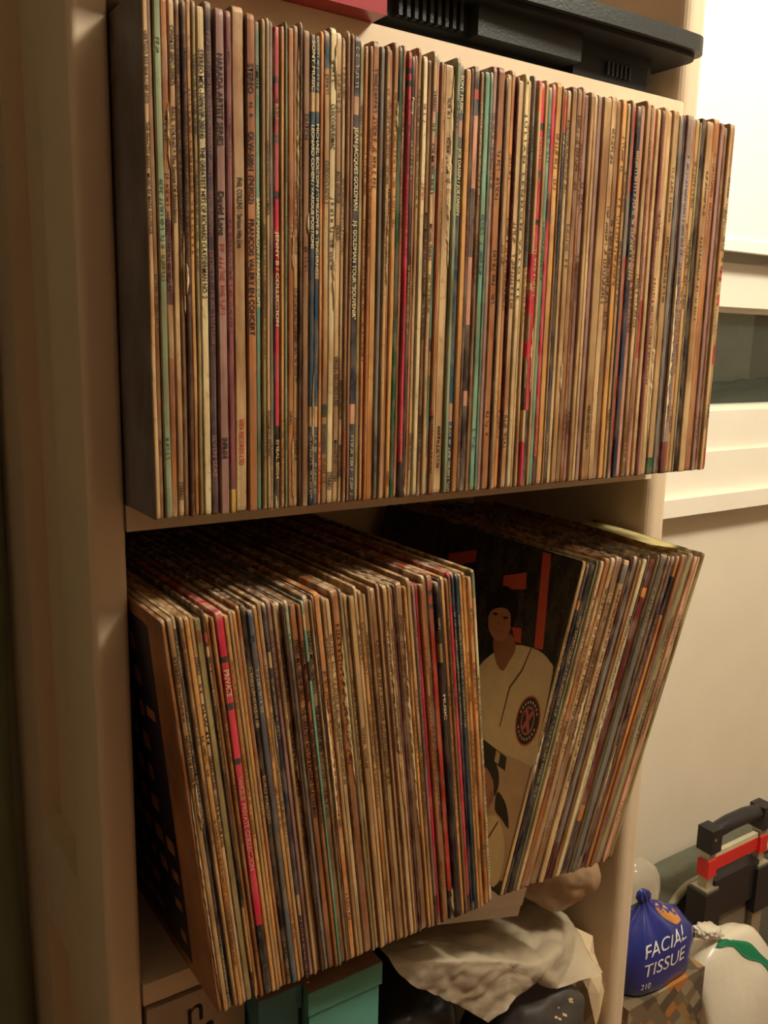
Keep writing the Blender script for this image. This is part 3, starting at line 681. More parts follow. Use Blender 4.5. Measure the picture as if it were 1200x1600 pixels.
for lst, rows, items in ((recU, ROW_UPPER, [(3, .70, .82, 1), (5, .42, .58, 1), (6, .46, .52, -1), (30, .44, .62, 1), (30, .90, .99, 1), (23, .60, .97, 1), (22, .52, .60, 1), (22, .02, .16, 1), (25, .60, .64, 1),
        (19, .0, .03, -1), (41, .50, .66, 1), (56, .55, .98, 1), (75, .26, .34, -1), (76, .25, .42, 1), (84, .25, .33, 1), (106, .10, .45, 1), (110, .1, .6, -1), (43, .84, .90, 1), (47, .0, .05, 1), (26, .02, .30, 1)]),
        (recA, ROW_LOWER_A, [(0, .05, .60, 1), (19, .60, .72, 1), (23, .55, .62, 1), (32, .40, .75, -1), (50, .30, .92, 1), (1, .5, .62, 1), (35, .5, .9, 1), (46, .4, .95, 1), (57, .02, .10, 1), (63, .0, .03, 1), (8, .0, .05, 1)]),
        (recB, ROW_LOWER_B, [(0, .35, .5, 1), (5, .75, .9, -1), (7, .40, .62, 1), (12, .2, .8, 1), (17, .0, .05, 1), (18, .2, .4, 1)])):
    for i, a, b_, s_ in items: torn(lst[i], rows[i][1]/1000, S*.985, a, b_, s_, i*31)

# covers that face the viewer: flat print, as thin shapes on the card (local y = depth, z = height)
def flat(name, pts, m, parent, off, du=0.0):
    bm = bmesh.new(); bm.faces.new([bm.verts.new((-off, u+du, v)) for u, v in pts])
    return obj(name, bm, m, parent)
def smooth_poly(pts, n=4):
    """Catmull-Rom through a closed outline"""
    o = []; k = len(pts)
    for i in range(k):
        p0, p1, p2, p3 = (Vector(pts[(i+j-1) % k]) for j in range(4))
        for s in range(n):
            t = s/n
            v = .5*((2*p1) + (p2-p0)*t + (2*p0-5*p1+4*p2-p3)*t*t + (3*p1-p0-3*p2+p3)*t**3)
            o.append((v.x, v.y))
    return o
cov = recB[0]; D = .0075
P = lambda n, c: mat('cover_'+n, srgb(*c), .35, .08, 60)
c_red, c_skin, c_hair, c_shirt = P('brick_red', (186, 78, 60)), P('skin', (166, 112, 86)), P('hair', (30, 22, 24)), P('shirt', (200, 176, 142))
c_neck = P('neck_skin', (146, 96, 74))
c_belt, c_line, c_pink, c_trou = P('belt', (36, 28, 32)), P('piping', (100, 66, 38)), P('badge_pink', (176, 88, 84)), P('trousers', (176, 146, 120))
flat('cover_print', [(.0433,.3098),(.0327,.3103),(.0141,.2242),(.0251,.2226)], c_red, cov, .00030, D)
flat('cover_print', [(.0865,.2768),(.0577,.2868),(.0531,.2712),(.0838,.2641)], c_red, cov, .00030, D)
flat('cover_print', [(.1748,.28),(.1338,.2929),(.1313,.2808),(.1717,.2662)], c_red, cov, .00030, D)
flat('cover_print', [(.059,.2328),(.0466,.2351),(.0427,.2215),(.0514,.2213)], c_red, cov, .00030, D)
flat('cover_shirt', smooth_poly([(.100,.165),(.0892,.1853),(.0739,.2031),(.060,.207),(.047,.2189),(.0191,.222),(.002,.2165),(-.004,.2068),(-.007,.150),(-.006,.120),(.020,.117),(.056,.117),(.0777,.1409)], 3), c_shirt, cov, .00036, D)
flat('cover_trousers', [(.0577,.118),(-.006,.122),(-.006,.014),(.030,.002),(.045,.06)], c_trou, cov, .00040, D)
flat('cover_neck', smooth_poly([(.0791,.2174),(.0594,.2264),(.0475,.216),(.052,.200),(.0575,.190),(.070,.197)]), c_neck, cov, .00044, D)
flat('cover_face', smooth_poly([(.0945,.2454),(.083,.2555),(.0696,.255),(.061,.243),(.0595,.2328),(.0640,.2195),(.0730,.2150),(.0830,.2175),(.0908,.2256)]), c_skin, cov, .00050, D)
flat('cover_hair', smooth_poly([(.0950,.232),(.1000,.2470),(.0905,.2630),(.0768,.2680),(.0620,.2600),(.0565,.2451),(.0600,.232),(.0650,.2440),(.0740,.2475),(.0860,.2440),(.0920,.2390)]), c_hair, cov, .00056, D)
for u in (.0850, .0700): flat('cover_eye', smooth_poly([(u+.004,.2385+.012*(.078-u)),(u,.2400+.012*(.078-u)),(u-.004,.2395+.012*(.078-u)),(u,.2375)]), c_hair, cov, .00056, D)
flat('cover_mouth', smooth_poly([(.0830,.2265),(.0750,.2245),(.0670,.2290),(.0750,.2225)]), c_neck, cov, .00056, D)
flat('cover_nose', [(.0775,.2350),(.0745,.2300),(.0790,.2295)], c_neck, cov, .00056, D)
flat('cover_piping', [(.0290,.2215),(.0275,.2215),(.032,.198),(.042,.178),(.0425,.140),(.044,.140),(.0440,.179),(.034,.199)], c_line, cov, .00048, D)
flat('cover_belt', [(.0600,.1215),(.0252,.1176),(.0230,.1053),(.0560,.1080)], c_belt, cov, .00052, D)
flat('cover_buckle', [(.0400,.1185),(.0340,.1178),(.0330,.1075),(.0390,.1080)], c_trou, cov, .00058, D)
def ell(r1, r2, n=28, cu=.0121, cv=.1581): return [(cu+r1*math.cos(t)*.95, cv+r2*math.sin(t)) for t in [2*math.pi*k/n for k in range(n)]]
flat('cover_badge', ell(.0155, .0235), c_red, cov, .00050, D-.001); flat('cover_badge', ell(.0140, .0218), c_hair, cov, .00056, D-.001)
flat('cover_badge', ell(.0085, .0135), c_pink, cov, .00062, D-.001); flat('cover_badge', ell(.0070, .0112), c_hair, cov, .00068, D-.001)
for sgn in (1, -1):
    flat('cover_badge', [(.0121-.0055, .1581-sgn*.009), (.0121-.002, .1581-sgn*.0095), (.0121+.0055, .1581+sgn*.009), (.0121+.002, .1581+sgn*.0095)], c_pink, cov, .00074, D-.001)
for k in range(22):
    t = 2*math.pi*k/22
    if k % 11 in (0, 10): continue
    cu, cv = .0121+.0108*math.cos(t), .1581+.0172*math.sin(t)
    flat('cover_badge_mark', [(cu+.0008, cv+.0012), (cu-.0006, cv+.0014), (cu-.0009, cv-.0010), (cu+.0005, cv-.0013)], c_shirt, cov, .00068, D-.001)
flat('cover_second_jersey', smooth_poly([(.070,.050),(.045,.047),(.034,.056),(.020,.063),(.006,.052),(-.002,.030),(.002,.004),(.035,.002),(.070,.004)], 3), c_shirt, cov, .00050, D)
flat('cover_second_neck', smooth_poly([(.058,.062),(.040,.064),(.035,.052),(.044,.028),(.060,.040)]), c_neck, cov, .00054, D)
flat('cover_second_face', smooth_poly([(.064,.098),(.047,.100),(.035,.093),(.030,.080),(.031,.067),(.038,.055),(.050,.050),(.064,.054)]), c_skin, cov, .00058, D)
flat('cover_second_hair', smooth_poly([(.066,.113),(.047,.112),(.033,.104),(.0265,.091),(.0285,.078),(.034,.090),(.046,.098),(.066,.100)]), c_hair, cov, .00064, D)
flat('cover_second_eye', [(.047,.0825),(.041,.0835),(.041,.0815)], c_hair, cov, .00064, D)
flat('cover_second_ear', smooth_poly([(.034,.080),(.030,.082),(.029,.072),(.033,.070)]), c_neck, cov, .00066, D)
flat('cover_second_piping', [(.0170,.0600),(.0155,.0590),(.024,.036),(.0345,.020),(.036,.022),(.0255,.038)], c_line, cov, .00056, D)
flat('cover_glove', smooth_poly([(.026,.084),(.012,.078),(.002,.060),(.014,.064),(.024,.068)]), c_hair, cov, .00052, D)
# lower left picture cover: dark field with rows of small brown frames
cov = recA[0]; c_navy, c_brown = P('dark_navy', (46, 44, 56)), P('faded_brown', (172, 118, 84))
flat('cover_field', [(.030,.298),(.036,.300),(.30,.300),(.30,.012),(.046,.012)], c_navy, cov, .00030)
rr = random.Random(5)
for k in range(10):
    v = .284 - k*.0275
    for j in range(7):
        u = .040 + .0014*k + j*.024 + rr.uniform(-.002, .002); hh = rr.uniform(.008, .014); ww = rr.uniform(.010, .018)
        if rr.random() < .85: flat('cover_frame', [(u, v), (u+ww, v-.001), (u+ww, v-.001-hh), (u, v-hh)], c_brown, cov, .00036)

# yellow paper slip on the leaning records
bm = bmesh.new(); ring = []
for k in range(9):
    t = k/8; y = -.056 + .120*t; z = -.0772 + .0012*math.sin(t*3) + .0030*t*t
    ring.append([bm.verts.new((.500+.006*t, y, z+.0022)), bm.verts.new((.517+.006*t, y-.004, z+.001)), bm.verts.new((.533+.004*t, y-.006+.01*t, z-.0008+.002*t))])
for a, b_ in zip(ring, ring[1:]):
    for k in range(2): bm.faces.new((a[k], a[k+1], b_[k+1], b_[k]))
bmesh.ops.solidify(bm, geom=bm.faces[:], thickness=.0004)
tag(obj('paper_slip', bm, mat('pale_yellow_paper', srgb(226, 212, 150), .8), smooth=True), 'pale yellow paper slip lying on top of leaning records', 'paper')

# ------------------------------------------------------------------ top shelf: red box and black appliance
rb = empty('red_box', (.10, .05, HT))
def part(root, name, bm, m, bevel=0.0, smooth=False, parent=None):
    o = obj(name, bm, m, None, bevel=bevel, smooth=smooth)
    o.parent = parent or root; o.matrix_parent_inverse = Matrix.LocRotScale(root.location, root.rotation_euler, None).inverted() if parent is None else Matrix.LocRotScale(root.location, root.rotation_euler, None).inverted()
    return o
M_RED = mat('glossy_red_card', srgb(148, 30, 36), .32, .08, 20, coat=.2)
part(rb, 'carton', box(.004, .187, -.031, .20, HT+.0003, HT+.13), M_RED, .0012)
part(rb, 'lid_flap', box(.004, .1872, -.0318, -.0309, HT+.06, HT+.1302), mat('dark_red_card', srgb(120, 24, 30), .35), .0002)
lab = mat('white_label', srgb(226, 220, 206), .5)
part(rb, 'label', box(.160, .181, -.0316, -.0308, HT+.019, HT+.050), lab)
tag(rb, 'glossy red cardboard box overhanging the top shelf', 'box')

ap = empty('black_appliance', (.36, .1, HT))
M_BLK = mat('black_plastic', srgb(42, 46, 44), .38, .08, 60, .25, bscale=500)
M_BLK2 = mat('matte_black_plastic', srgb(22, 23, 25), .6, .08, 60)
part(ap, 'base', box(.205, .492, .012, .25, HT+.003, HT+.014), M_BLK2, .002)
for fx in (.215, .475):
    for fy in (.025, .225): part(ap, 'foot', tube([(fx, fy, HT+.0002), (fx, fy, HT+.004)], .008, 14), M_BLK2)
part(ap, 'body', box(.192, .500, .000, .26, HT+.012, HT+.036), M_BLK, .003)
part(ap, 'front_panel', box(.285, .398, -.012, .004, HT+.011, HT+.034), M_BLK, .003)
part(ap, 'side_block', box(.400, .494, -.001, .006, HT+.005, HT+.024), M_BLK2, .001)
for k in range(9): part(ap, 'vent_slat', box(.214+k*.0072, .2172+k*.0072, -.0065, .003, HT+.013, HT+.036), M_BLK, .0008)
for k in range(6): part(ap, 'vent_slat', box(.440+k*.0055, .4425+k*.0055, -.0035, .003, HT+.010, HT+.021), M_BLK, .0005)
pts = [(.190, .262), (.190, -.024)]
for k in range(11):
    t = k/10; pts.append((.190+.300*t, -.024-.010*math.sin(t*math.pi*.5)))
for k in range(8):
    t = k/7*math.pi/2; pts.append((.520+.0210*math.sin(t), -.034+.016*(1-math.cos(t))+.001))
pts += [(.541, .262)]
seen = []; [seen.append(q_) for q_ in pts if q_ not in seen]
part(ap, 'lid', prism(seen, HT+.0375, HT+.051), M_BLK, .0016)
pts2 = [(x*.985+.004, y+.006) for x, y in seen]
part(ap, 'lid_rim', prism(pts2, HT+.0335, HT+.0376), M_BLK2, .0006)
part(ap, 'lid_crown', box(.21, .50, .01, .25, HT+.050, HT+.070), M_BLK, .008)
tag(ap, 'black plastic appliance with slatted vents and overhanging lid on top shelf', 'appliance')

# ------------------------------------------------------------------ below the lower shelf: boxes, packages, bags
BZ = -.72
def blob(name, c, r, seed, m, amp=.10, cell=2.2, sub=5, zmin=None, zmax=None, xmin=None, xmax=None, ymax=None, parent=None, power=2.6, rot=0.0, aniso=(1, 1, 1), flat=False):
    """crumpled film: a superellipsoid pushed in along sharp creases"""
    bm = bmesh.new(); bmesh.ops.create_icosphere(bm, subdivisions=sub, radius=1)
    of = Vector((seed*3.7, seed*1.9, seed*5.1)); cs, sn = math.cos(rot), math.sin(rot)
    for v in bm.verts:
        d = v.co.normalized()
        k = (abs(d.x)**power + abs(d.y)**power + abs(d.z)**power)**(-1/power)
        q_ = d*k
        qa = Vector((q_.x*aniso[0], q_.y*aniso[1], q_.z*aniso[2]))
        f1 = noise.voronoi(qa*cell + of)[0]; f2 = noise.voronoi(qa*cell*2.3 + of*1.7)[0]
        g = (f1[1]-f1[0])*.9 + (f2[1]-f2[0])*.35 - .35
        q_ = q_*(1 + amp*g + .08*noise.noise(q_*1.6+of))
        x, y, z = q_.x*r[0], q_.y*r[1], q_.z*r[2]
        x, z = x*cs - z*sn, x*sn + z*cs
        x, y, z = x+c[0], y+c[1], z+c[2]
        soft = lambda val, lim, s: (lim + (val-lim)*.02) if (val-lim)*s > 0 else val
        if zmin is not None: z = soft(z, zmin, -1)
        if zmax is not None: z = soft(z, zmax, 1)
        if xmin is not None: x = soft(x, xmin, -1)
        if xmax is not None: x = soft(x, xmax, 1)
        if ymax is not None: y = soft(y, ymax, 1)
        v.co = (x, y, z)
    return obj(name, bm, m, parent, smooth=not flat)
def film(name, col, rough=.28, alpha=1.0, trans=.35):
    """thin plastic film: milky diffuse, some light passing through, sharp gloss"""
    m, nt, b = new_mat(name); L = nt.links.new
    b.inputs['Base Color'].default_value = col; b.inputs['Roughness'].default_value = rough
    b.inputs['Specular IOR Level'].default_value = .6; b.inputs['Alpha'].default_value = alpha
    tr = N(nt, 'ShaderNodeBsdfTranslucent'); tr.inputs['Color'].default_value = col
    mx = N(nt, 'ShaderNodeMixShader'); mx.inputs[0].default_value = trans
    out = nt.nodes['Material Output']
    L(b.outputs[0], mx.inputs[1]); L(tr.outputs[0], mx.inputs[2]); L(mx.outputs[0], out.inputs['Surface'])
    tc = N(nt, 'ShaderNodeTexCoord'); no = N(nt, 'ShaderNodeTexNoise'); no.inputs['Scale'].default_value = 45; no.inputs['Detail'].default_value = 4
    L(tc.outputs['Object'], no.inputs['Vector'])
    bp = N(nt, 'ShaderNodeBump'); bp.inputs['Strength'].default_value = .35; bp.inputs['Distance'].default_value = .003
    L(no.outputs['Fac'], bp.inputs['Height']); L(bp.outputs[0], b.inputs['Normal'])
    return m
# pale lettered box
sb = empty('lettered_box', (.045, .06, BZ))
M_PALE = mat('pale_grey_card', srgb(176, 160, 138), .6, .06, 25)
part(sb, 'carton', box(.003, .0855, .001, .20, BZ+.0003, -.400), M_PALE, .001)
def text_mesh(st, size, place, m, root, name='lettering', offset=.0, shear=0.0):
    cu = bpy.data.curves.new('t', 'FONT'); cu.body = st; cu.size = size; cu.resolution_u = 4; cu.offset = offset; cu.shear = shear
    o = bpy.data.objects.new('t', cu); COL.objects.link(o); bpy.context.view_layer.update()
    me = bpy.data.meshes.new_from_object(o.evaluated_get(bpy.context.evaluated_depsgraph_get()))
    bm = bmesh.new(); bm.from_mesh(me); bpy.data.objects.remove(o); bpy.data.meshes.remove(me); bpy.data.curves.remove(cu)
    for v in bm.verts: v.co = place(v.co.x, v.co.y)
    return part(root, name, bm, m) if root else obj(name, bm, m)
cA = math.radians(12)
def on_front(x0, z0, y): return lambda a, b_: (x0 + a*math.cos(cA) - b_*math.sin(cA), y, z0 + a*math.sin(cA) + b_*math.cos(cA))
text_mesh('n', .034, on_front(.034, -.4300, .0006), M_INK['k'], sb, shear=.2)
text_mesh('8', .030, on_front(.040, -.4560, .0006), M_INK['k'], sb, shear=.5)
text_mesh('o', .030, on_front(.029, -.4540, .0006), M_INK['k'], sb, shear=.5)
tag(sb, 'pale grey box with black script letters under the lower shelf', 'box')
# teal gift boxes
M_TEAL = mat('teal_card', srgb(88, 152, 136), .5, .05, 30); M_TEAL2 = mat('dark_teal_card', srgb(66, 116, 122), .5, .05, 30)
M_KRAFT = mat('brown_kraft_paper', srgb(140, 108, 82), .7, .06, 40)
def gift(x0, x1, y0, y1, zt, m, label, lidh=.022):
    g = empty('gift_box', ((x0+x1)/2, (y0+y1)/2, BZ))
    part(g, 'carton', box(x0+.002, x1-.002, y0+.002, y1-.002, BZ+.0003, zt-.001), m, .0008)
    part(g, 'lid', box(x0, x1, y0, y1, zt-lidh, zt-.0004), m, .0008)
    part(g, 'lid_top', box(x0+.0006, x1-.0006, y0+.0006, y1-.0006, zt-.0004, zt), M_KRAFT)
    return tag(g, label, 'box')
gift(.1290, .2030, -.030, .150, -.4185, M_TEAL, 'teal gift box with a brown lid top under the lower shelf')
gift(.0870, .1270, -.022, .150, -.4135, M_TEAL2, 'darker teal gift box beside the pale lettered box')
# white carton leaning under the records
wc = empty('white_carton', (.333, .075, -.4500), (0, math.radians(15.8), 0))
o = obj('carton', box(-.066, .066, -.070, .060, 0, .031), mat('white_card', srgb(214, 202, 182), .55, .04, 20), wc, bevel=.0012)
o = obj('lid_flap', box(-.0665, .0665, -.0712, -.0702, .012, .0314), mat('white_card_flap', srgb(222, 210, 190), .5, .04, 20), wc)
tag(wc, 'plain white carton tilted on the plastic bags', 'box')
M_MILK = film('milky_plastic_film', srgb(196, 182, 156), .22, .93, .25)
M_BROWN = film('brownish_plastic_film', srgb(196, 164, 128), .25, .8, .4)
# a slack film bag: facets pulled between the points where it is propped up
SP = [(.2149,-.020,-.4286),(.3165,.020,-.4713),(.4462,.050,-.5212),(.4990,.040,-.530),(.5100,.020,-.5400),(.5000,-.024,-.560),(.4343,-.020,-.5535),(.3936,-.030,-.5031),(.3151,-.040,-.4569),
      (.2610,-.040,-.4346),(.2331,-.030,-.4525),(.2785,-.030,-.489),(.3280,-.030,-.5359),(.3606,-.030,-.5254),(.4050,-.020,-.5294),(.2600,.110,-.492),(.4500,.150,-.530),(.5200,.120,-.545)]
ST = [(0,1,9),(1,8,9),(1,2,8),(2,7,8),(2,3,7),(3,4,7),(4,6,7),(4,5,6),(0,9,10),(9,11,10),(9,8,11),(8,13,11),(8,7,14),(8,14,13),(11,13,12),(7,6,14),(0,15,1),(1,15,16),(1,16,2),(2,16,3),(3,16,17),(3,17,4),(4,17,5)]
bm = bmesh.new(); sv = [bm.verts.new(p) for p in SP]
for f in ST: bm.faces.new([sv[i] for i in f])
bmesh.ops.recalc_face_normals(bm, faces=bm.faces)
for it in range(4):
    bmesh.ops.subdivide_edges(bm, edges=bm.edges[:], cuts=1, use_grid_fill=True)
    bmesh.ops.smooth_vert(bm, verts=[v for v in bm.verts if not v.is_boundary], factor=.28 if it else .12, use_axis_x=True, use_axis_y=True, use_axis_z=True)
bm.normal_update()
for v in bm.verts:
    f1 = noise.voronoi(Vector((v.co.x*22, v.co.y*30, v.co.z*30)))[0]; f2 = noise.voronoi(Vector((v.co.x*55, v.co.y*70, v.co.z*70)))[0]
    v.co += v.normal*(.0075*(f1[1]-f1[0]) + .0025*(f2[1]-f2[0]) + .004*noise.noise(v.co*25))
tag(obj('plastic_bag', bm, M_MILK, smooth=True), 'milky white plastic bag draped over dark packages', 'plastic bag')
tag(blob('plastic_bag', (.474, .060, -.449), (.050, .075, .046), 11, M_BROWN, .14, 1.1, 5, zmax=-.400, xmax=.530, ymax=.27, power=2.2, aniso=(1.6, .8, 1.0)), 'crumpled brownish plastic bag under the leaning records', 'plastic bag')
M_DARK = film('black_plastic_film', srgb(34, 34, 38), .35, 1.0, .05)
dk = blob('dark_package', (.268, .050, -.610), (.058, .070, .100), 5, M_DARK, .10, 1.0, 5, zmin=BZ+.0005, zmax=-.515, xmin=.206, xmax=.330, ymax=.27, power=4)
tag(dk, 'black plastic package beside the teal gift box', 'package')
pk = blob('printed_pouch', (.416, .012, -.634), (.058, .050, .078), 8, mat('charcoal_pouch', srgb(58, 52, 48), .6, .15, 30), .12, 1.4, 5, zmin=BZ+.0005, zmax=-.562, xmin=.362, xmax=.478, ymax=.27, power=3.5, rot=-.3)
tag(pk, 'charcoal pouch with small white print below the milky bag', 'package')
def drape(bm, target, direction, lift):
    """lay a flat mesh onto a body along a direction"""
    me = target.data; tree = BVHTree.FromPolygons([target.matrix_world @ v.co for v in me.vertices], [p.vertices[:] for p in me.polygons])
    d = Vector(direction).normalized(); dead = []
    for v in bm.verts:
        hit = tree.ray_cast(v.co - d*.5, d)
        if hit[0] is None: dead.append(v)
        else: v.co = hit[0] - d*lift
    bmesh.ops.delete(bm, geom=dead, context='VERTS')
bpy.context.view_layer.update()
bm = bmesh.new(); rr = random.Random(3)
for k in range(46):
    x, z = .372+rr.random()*.09, -.655+rr.random()*.085; w_, h_ = rr.uniform(.0015, .006), rr.uniform(.0008, .002)
    c_, s_ = math.cos(-.5), math.sin(-.5)
    bm.faces.new([bm.verts.new((x+a*c_-b_*s_, -.3, z+a*s_+b_*c_)) for a, b_ in ((0, 0), (w_, 0), (w_, h_), (0, h_))])
drape(bm, pk, (0, 1, 0), .0006); o = obj('pouch_print', bm, M_INK['T'], pk)
pp = blob('crumpled_paper', (.5135, .036, -.622), (.026, .045, .070), 14, mat('cream_wrapping_paper', srgb(206, 184, 148), .6, .06, 40, .2), .30, .9, 3, zmin=-.7195, xmin=.486, xmax=.5430, ymax=.27, power=2.4)
rr = random.Random(9)
for v in pp.data.vertices:
    j = Vector((rr.uniform(-1, 1), rr.uniform(-1, 1), rr.uniform(-1, 1)))*.0045
    if v.co.z > -.705: v.co += j
    v.co.x = min(max(v.co.x, .4860), .5430)
for p in pp.data.polygons: p.use_smooth = False
tag(pp, 'crumpled cream wrapping paper against the right upright', 'paper')

hd = blob('dark_reflection_shape', (1.55, YW+.20, -.010), (.36, .030, .062), 41, mat('dark_green_reflection', srgb(78, 84, 68), .8, .15, 20), .25, 1.2, 5, zmin=-.0498, ymax=YW+.25, power=2.6, aniso=(3, 1, 1))
tag(hd, 'dark green bundle added behind the window glass to imitate a reflection', 'shape')  # added lump imitating the dark lower part of the pane's reflection

# ------------------------------------------------------------------ right of the shelf: tissue pack, boxes, bags, luggage cart
# patterned carton on the floor
def pattern_mat():
    m, nt, b = new_mat('parallelogram_print'); L = nt.links.new
    tc = N(nt, 'ShaderNodeTexCoord'); mp = N(nt, 'ShaderNodeMapping'); mp.inputs['Scale'].default_value = (34, 34, 34); mp.inputs['Rotation'].default_value = (0, .6, .3)
    L(tc.outputs['Object'], mp.inputs['Vector'])
    vo = N(nt, 'ShaderNodeTexVoronoi', distance='CHEBYCHEV'); vo.inputs['Scale'].default_value = 1.6; vo.inputs['Randomness'].default_value = .35
    L(mp.outputs[0], vo.inputs['Vector'])
    cr = N(nt, 'ShaderNodeValToRGB'); cr.color_ramp.interpolation = 'CONSTANT'
    el = cr.color_ramp.elements; el[0].color = srgb(112, 98, 76); el[1].position = .35; el[1].color = srgb(84, 74, 60)
    for p_, c_ in ((.55, (150, 118, 72)), (.7, (146, 132, 104)), (.85, (170, 112, 58))):
        e = el.new(p_); e.color = srgb(*c_)
    sp = N(nt, 'ShaderNodeSeparateColor'); L(vo.outputs['Color'], sp.inputs[0]); L(sp.outputs[0], cr.inputs[0]); L(cr.outputs[0], b.inputs['Base Color'])
    b.inputs['Roughness'].default_value = .5
    return m
tag(obj('patterned_carton', box(.645, .800, .050, .19, FLOOR+.0003, -.726), pattern_mat(), bevel=.0015), 'carton printed with brown and orange parallelograms beneath the tissue pack', 'box')
# blue tissue pack
M_BLUE = film('blue_plastic_film', srgb(44, 52, 128), .16, 1.0, .08)
tp = empty('tissue_pack', (.722, .088, -.7255))
bm = bmesh.new(); rings = []
NP = 56
prof = [(0, .90), (.004, .97), (.02, 1.0), (.05, 1.02), (.08, .97), (.10, .84), (.114, .60), (.124, .40), (.132, .24), (.138, .15), (.143, .12), (.150, .17), (.160, .12), (.166, .03)]
for zi, (z, s) in enumerate(prof):
    ring = []
    for k in range(NP):
        t = 2*math.pi*k/NP; pw = 3.2 if z < .09 else 2.2
        cx, sy = math.cos(t), math.sin(t); kk = (abs(cx)**pw + abs(sy)**pw)**(-1/pw)
        fold = 1 + (.16*math.sin(9*t+1.3*zi*.3) + .08*math.sin(17*t))*max(0, (z-.07)/.08) + .06*noise.noise(Vector((cx*2.5, sy*2.5, z*28)))
        shift = -.020*max(0, (z-.075)/.085)
        ring.append(bm.verts.new((.068*kk*cx*s*fold + shift, .036*kk*sy*s*fold, z*.80)))
    rings.append(ring)
for a, b_ in zip(rings, rings[1:]):
    for k in range(NP): bm.faces.new((a[k], a[(k+1) % NP], b_[(k+1) % NP], b_[k]))
bm.faces.new(rings[0][::-1]); bm.faces.new(rings[-1])
wrap = obj('wrapper', bm, M_BLUE, tp, smooth=True)
tag(tp, 'blue plastic pack of facial tissue with white lettering', 'tissue pack')
bpy.context.view_layer.update()
M_LET = mat('white_print', srgb(226, 226, 220), .4); M_GOLD = mat('gold_print', srgb(186, 126, 66), .4)
def draped_text(st, size, u0, z0, sc=1.0):
    cu = bpy.data.curves.new('t', 'FONT'); cu.body = st; cu.size = size; cu.resolution_u = 3; cu.shear = .12
    o = bpy.data.objects.new('t', cu); COL.objects.link(o); bpy.context.view_layer.update()
    me = bpy.data.meshes.new_from_object(o.evaluated_get(bpy.context.evaluated_depsgraph_get()))
    bm = bmesh.new(); bm.from_mesh(me); bpy.data.objects.remove(o); bpy.data.meshes.remove(me); bpy.data.curves.remove(cu)
    bmesh.ops.subdivide_edges(bm, edges=bm.edges[:], cuts=1)
    ax = Vector((math.cos(-.35), math.sin(-.35), 0)); d = Vector((-math.sin(-.35), math.cos(-.35), 0))
    for v in bm.verts: v.co = Vector((.722, .088, 0)) + ax*(u0 + v.co.x*sc) + Vector((0, 0, z0 + v.co.y)) - d*.2
    drape(bm, wrap, d, .0008)
    for v in bm.verts: v.co = tp.matrix_world.inverted() @ v.co
    return obj('lettering', bm, M_LET, tp)
draped_text('FACIAL', .025, -.034, -.6670, .98); draped_text('TISSUE', .026, -.034, -.6940, .98); draped_text('210', .012, -.036, -.712, .9)
bm = bmesh.new(); ax = Vector((math.cos(-.35), math.sin(-.35), 0)); d = Vector((-math.sin(-.35), math.cos(-.35), 0))
grid = {}
for i in range(5):
    for j in range(9):
        u = .000 + .010*(i/4) + .030*(1-j/8); z = -.646 + .026*(j/8)
        grid[i, j] = bm.verts.new(Vector((.722, .088, 0)) + ax*(u*(1) + (i/4-.5)*.012*math.sin(math.pi*(j+.5)/9)) + Vector((0, 0, z)) - d*.2)
for i in range(4):
    for j in range(8): bm.faces.new((grid[i, j], grid[i+1, j], grid[i+1, j+1], grid[i, j+1]))
drape(bm, wrap, d, .0007)
for v in bm.verts: v.co = tp.matrix_world.inverted() @ v.co
obj('gold_flash', bm, M_GOLD, tp)
# clear bag behind the tissue pack
M_CLEAR = film('clear_plastic_film', srgb(220, 214, 196), .12, .38, .3)
cb = blob('clear_plastic_bag', (.775, .160, -.672), (.046, .026, .056), 21, M_CLEAR, .16, 1.1, 5, zmin=-.7255, ymax=.189, power=2.2)
tag(cb, 'clear plastic bag standing behind the blue tissue pack', 'plastic bag')
# white rubbish bag with green drawstring
wb = empty('rubbish_bag', (.92, .06, FLOOR))
M_WBAG = film('white_plastic_film', srgb(226, 218, 198), .3, 1.0, .2)
body = blob('bag', (.880, .080, -.985), (.150, .080, .275), 31, M_WBAG, .05, .9, 5, zmin=FLOOR+.0005, ymax=.155, xmin=.8030, power=2.05)
body.parent = wb; body.matrix_parent_inverse = Matrix.Translation((-.92, -.06, -FLOOR))
bpy.context.view_layer.update()
def draped_band(pts, width, target, root, m, name):
    bm = bmesh.new(); rows = []
    P_ = [Vector(p) for p in pts]; fine = []
    for i in range(len(P_)-1):
        for s in range(6): fine.append(P_[i].lerp(P_[i+1], s/6))
    fine.append(P_[-1])
    for i, p in enumerate(fine):
        dd = (fine[min(i+1, len(fine)-1)]-fine[max(i-1, 0)]).normalized(); nn = Vector((-dd.z, 0, dd.x))
        ww = width*(.8+.3*math.sin(i*.9))
        rows.append([bm.verts.new(Vector((p.x, p.y, p.z)) + nn*ww*(k/3-.5)) for k in range(4)])
    for a, b_ in zip(rows, rows[1:]):
        for k in range(3): bm.faces.new((a[k], a[k+1], b_[k+1], b_[k]))
    tree = BVHTree.FromPolygons([target.matrix_world @ v.co for v in target.data.vertices], [p.vertices[:] for p in target.data.polygons])
    for v in bm.verts:
        co, no_, _, _ = tree.find_nearest(v.co); v.co = co + no_*.0018
    bmesh.ops.solidify(bm, geom=bm.faces[:], thickness=.0012)
    o = obj(name, bm, m, None, smooth=True); o.parent = root; o.matrix_parent_inverse = Matrix.Translation(-root.location); return o
M_GREEN = film('green_drawstring_film', srgb(48, 160, 112), .3, 1.0, .2)
draped_band([(.838, .05, -.690), (.872, .045, -.715), (.915, .040, -.755), (.955, .040, -.810), (.985, .040, -.870), (1.010, .045, -.950)], .022, body, wb, M_GREEN, 'drawstring')
